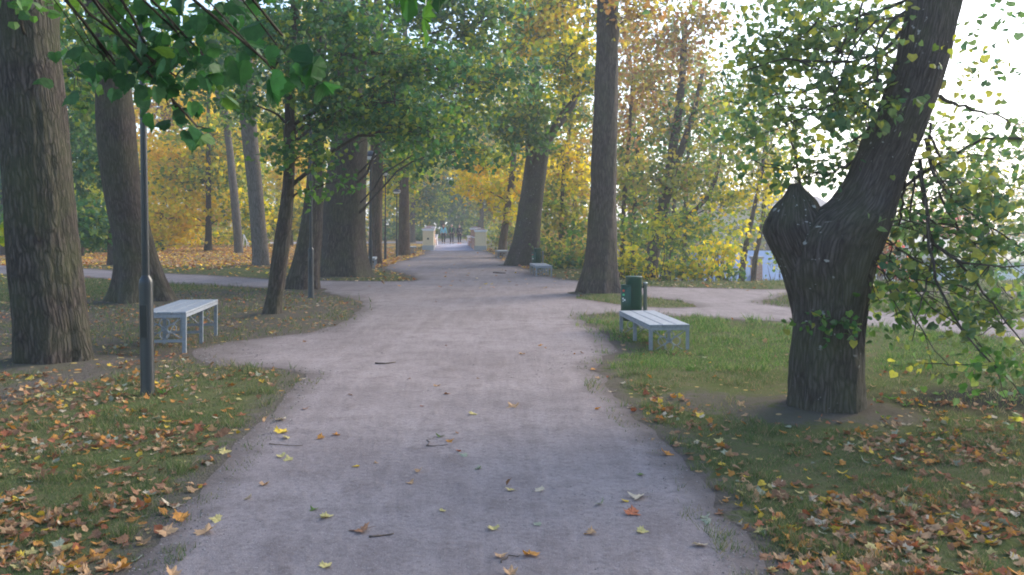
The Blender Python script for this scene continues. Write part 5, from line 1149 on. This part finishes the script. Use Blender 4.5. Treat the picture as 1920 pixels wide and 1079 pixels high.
# denser litter: nearest ones as single leaves, the rest as one cover
def litter_density(P):
    a = fbm(P[:,0]*1.1, P[:,1]*1.1, 0, 31); b_ = fbm(P[:,0]*4, P[:,1]*4, 0, 33)
    d = sstep(.42,.66,a*.55+b_*.45)
    left = P[:,0] < 0
    d = np.where(left, d*(.9 if True else 1)+.10, d+.12)
    # thick drift around the lamp post foot, and the lower right corner
    d += 1.3*(1-sstep(.1,.9,np.hypot((P[:,0]+4.05)*.8,(P[:,1]-8.2))))*left
    rr_ = (~left)&(P[:,0] > 1.6); d = np.where(rr_, d*np.clip(1.9-(P[:,1]-4.5)*.33, .18, 1.8)*sstep(1.2,3.6,P[:,0]+ (6.5-P[:,1])*.35), d)
    d = np.where(left&(P[:,1] > 10), d*1.0+.05, d); d = np.where((~left)&(P[:,1] > 8.6), .12*d+.02, d)
    d += .9*(1-sstep(.1,.45,np.hypot(P[:,0]-2.0,(P[:,1]-10.7)*1.2)))
    pd = seg_dist(P, PATHR[::3]); d *= .25+.75*sstep(0,.4,pd)
    return d
def litter():
    rng = np.random.default_rng(77); n = 30000
    Y = 3.4*np.exp(rng.random(n)*math.log(24/3.4)); X = rng.uniform(-.64,.64,n)*Y; P = np.column_stack([X,Y])
    ins = inside(P, PATHR) & ~inside(P, ISLER)
    d = litter_density(P); d = np.where(ins, .003, d*np.where(P[:,0] < 0, .95, 1.2)); d *= bankd(P) < .8
    for tx,ty,r_ in TREE_BASES:
        if ty < 25: d *= np.hypot(P[:,0]-tx,P[:,1]-ty) > r_*.8
    P = P[rng.random(n) < d]; ins = inside(P, PATHR) & ~inside(P, ISLER)
    o_ = np.argsort(P[:,1]); P = P[o_]; ins = ins[o_]
    names = ['orange','brown','tan','brown','yellow','rust red','orange','tan','brown','cream','pale yellow','tan','tan','brown','orange','brown','pale grey-green','tan','rust red','brown']
    k = 0; lim = 300-len(INDIV)
    q = 0
    while k < lim and q < len(P):
        x,y = P[q]; px = 960+F*x/y; py = HY+F*EYE/y
        if 0 < px < 1920 and py < 1085:
            cn = names[rng.integers(0,len(names))]; side = 'left' if x < -.5 else 'right'
            if ins[q]: cn = 'tan'
            lab = {'orange':'orange maple leaf','brown':'brown maple leaf','tan':'tan maple leaf','yellow':'yellow maple leaf','rust red':'rust-red maple leaf','pale grey-green':'pale grey-green leaf','cream':'cream-coloured leaf','pale yellow':'pale yellow leaf','green':'still green leaf'}[cn]
            put_leaf(x, y, rng.uniform(.04,.078), cn, f'{lab} among the litter in the {"lower left" if side=="left" else "lower right"} grass', f'{cn} leaves in the {side} grass', tilt=rng.normal(0,.35,2))
            k += 1
        q += 1
    P = P[q:]; n = len(P); ins = ins[q:]; m = MB(); vs = [curl_leaf(500+i, True) for i in range(5)]+[curl_other(520+i) for i in range(3)]
    z = np.where(ins, .010, gz(P[:,0],P[:,1])+.006)
    which = rng.integers(0,8,n)
    pl_ = np.array([CN[c] for c in names])*.85; cc = pl_[rng.integers(0,len(names),n)]*rng.uniform(.7,1.2,n)[:,None]
    for w_ in range(8):
        s_ = which == w_; k = s_.sum(); v, f = vs[w_]; M_ = rot_mats(rng.uniform(0,6.28,k), rng.normal(0,.4,k), rng.normal(0,.4,k)); sz = rng.uniform(.028,.072,k)
        V = np.einsum('nij,kj->nki', M_, v)*sz[:,None,None]; V[:,:,2] -= V[:,:,2].min(1)[:,None]*.6; V += np.column_stack([P[s_], z[s_]])[:,None,:]
        kk = len(v); off = (np.arange(k)*kk)[:,None,None]; m.add(V.reshape(-1,3), [(g[None]+off).reshape(-1,3) for g in f], col=np.repeat(cc[s_],kk,0))
    # distant leaf carpet of small simple leaves
    n = 30000; Y = 24*np.exp(rng.random(n)*math.log(75/24)); X = rng.uniform(-.62,.02,n)*Y; Q = np.column_stack([X,Y])
    Q = Q[~inside(Q, PATHR)]; dd = sstep(33,41,Q[:,1]+fbm(Q[:,0]*.3,Q[:,1]*.3)*6)*.9+.06; Q = Q[(rng.random(len(Q)) < dd)&(np.abs(Q[:,0]-BX(Q[:,1])) > 1.7*(Q[:,1] > 52))&(bankd(Q) < .5)]
    cols = pal_cols(['litter','litter','gold'], len(Q), rng)*np.array([1.15,1.0,.95]); add_leaves(m, np.column_stack([Q, gz(Q[:,0],Q[:,1])+.03]), .15, cols, rng, 'far', (-.5,.5), .4)
    n = 2600; Y = 22*np.exp(rng.random(n)*math.log(60/22)); X = rng.uniform(-.2,.3,n)*Y; Q = np.column_stack([X,Y]); Q = Q[(bankd(Q) < 3)&((~inside(Q,PATHR))|(rng.random(len(Q)) < .12))&((Q[:,1] < 55))]
    add_leaves(m, np.column_stack([Q, gz(Q[:,0],Q[:,1])+.02]), .11, pal_cols('litter', len(Q), rng), rng, 'far', (-.4,.4), .4)
    o = m.build('leaf_litter', LITTER, smooth=False); tag(o, 'orange, brown and yellow fallen leaves scattered over the grass', 'leaf litter', kind='stuff')
litter()

# loose grit on the path
def grit():
    rng = np.random.default_rng(8); n = 60000; Y = 3.5*np.exp(rng.random(n)*math.log(16/3.5)); X = rng.uniform(-.6,.6,n)*Y; P = np.column_stack([X,Y])
    P = P[inside(P, PATHR) & ~inside(P, ISLER)]; d = seg_dist(P, PATHR[::3]); k = fbm(P[:,0]*1.5, P[:,1]*1.5, 0, 44)
    P = P[rng.random(len(P)) < (.06+.5*np.exp(-d/.35))*sstep(.3,.6,k)*1.2]; n = len(P)
    o = np.array([(1,0,0),(0,1,0),(-1,0,0),(0,-1,0),(0,0,.8)]); f = np.array([[0,1,4],[1,2,4],[2,3,4],[3,0,4]])
    sz = rng.uniform(.0025,.007,n)*np.clip(P[:,1]/6,.9,1.6); M_ = rot_mats(rng.uniform(0,6.28,n), rng.normal(0,.2,n), rng.normal(0,.2,n))
    V = np.einsum('nij,kj->nki', M_, o)*sz[:,None,None]; V[:,:,0] *= rng.uniform(.7,1.5,n)[:,None]; V += np.column_stack([P, np.full(n,.007)])[:,None,:]
    c = rng.choice([.10,.15,.2,.28,.36], n)[:,None]*np.array([1,.93,.9]); m = MB(); m.add(V.reshape(-1,3), (f[None]+(np.arange(n)*5)[:,None,None]).reshape(-1,3), col=np.repeat(c,5,0))
    tag(m.build('grit', LITTER, smooth=False), 'small loose stones and crumbs on the gravel path', 'grit', kind='stuff')
grit()

# twigs on the path
M_TWIG = simple('twig_bark', (.10,.075,.06), .9, 0, .3, 60)
for (pts, r_, lab) in [([(704,684),(722,685),(742,682)], .011, 'short dark stick lying on the upper left of the path'), ([(800,840),(806,829),(816,822)], .004, 'thin bent twig above the greenish leaf mid-path'), ([(692,1012),(715,1010),(738,1006)], .006, 'dark stick below the large brown leaf'),
        ([(505,836),(530,838),(568,839)], .004, 'thin stick at the left path edge below the pale leaf'), ([(925,513),(948,514)], .03, 'dark stick on the path crossing before the small far bench'),
        ([(802,840),(840,838)], .004, 'thin straight twig crossing the bent one mid-path'), ([(940,1060),(955,1048),(975,1046)], .004, 'leaf-stalk twig beside the bright orange leaf')]:
    m = MB(); w_ = [np.array([*G(*p), .012+r_*.6]) for p in pts]; w_ = np.array(w_); t_ = np.linspace(0,1,7); ii = np.linspace(0,1,len(w_))
    q = np.column_stack([np.interp(t_, ii, w_[:,k]) for k in range(3)]); q[1:-1] += np.random.default_rng(int(pts[0][0])).normal(0,.008,(5,3))*np.array([1,1,.2])
    m.tube(q, np.linspace(r_, r_*.5, 7), n=6); tag(m.build('twig', M_TWIG), lab, 'twig')

# small weeds in the dark soil by the forked trunk
def weed(x, y, s, seed, lab):
    rg = np.random.default_rng(seed); m = MB(); z = float(gz(x,y)[0])
    for k in range(9):
        a = rg.uniform(0,6.28); l = s*rg.uniform(.6,1.1); up_ = rg.uniform(.3,.9)
        c = np.array([x,y,z]); d = np.array([math.cos(a),math.sin(a),up_]); d /= np.linalg.norm(d); sd_ = np.array([-math.sin(a),math.cos(a),0])
        p1, p2 = c+d*l*.55, c+d*l+np.array([0,0,-.15*l])
        m.add([c, p1+sd_*l*.13, p2, p1-sd_*l*.13], np.array([[0,1,2],[0,2,3]]), col=np.array([.075,.17,.035])*rg.uniform(.8,1.3))
    tag(m.build('weed', LEAF, smooth=False), lab, 'weed', 'green weeds in the dark soil right of the forked trunk')
rw = np.random.default_rng(5)
for k, (px,py) in enumerate([(1640,758),(1670,750),(1700,762),(1760,742),(1790,756),(1820,748),(1860,760),(1900,752),(1740,790),(1650,785)]):
    x,y = G(px,py); weed(x, y, rw.uniform(.06,.11), 600+k, 'low green weed in the dark soil right of the forked trunk')
weed(*G(310,738), .12, 640, 'dark green tuft at the foot of the nearest lamp post')

# ================================================================== HAZE
def haze():
    m = bpy.data.materials.new('haze'); m.use_nodes = True; nt = m.node_tree; nt.nodes.clear()
    out = nt.nodes.new('ShaderNodeOutputMaterial'); v = nt.nodes.new('ShaderNodeVolumePrincipled')
    v.inputs['Color'].default_value = (.86,.90,1,1); v.inputs['Density'].default_value = .0020; v.inputs['Anisotropy'].default_value = .62
    nt.links.new(v.outputs[0], out.inputs['Volume'])
    b = MB(); b.box(-4300,4300,-70,710,-5.5,32); o = b.build('haze', m, smooth=False); tag(o, 'thin pale haze over the park', 'haze', kind='stuff')
haze()

for o in bpy.data.objects:
    if o.get('label') and len(str(o['label']).split()) > 16: print('LONG', o.name, '|', o['label'])
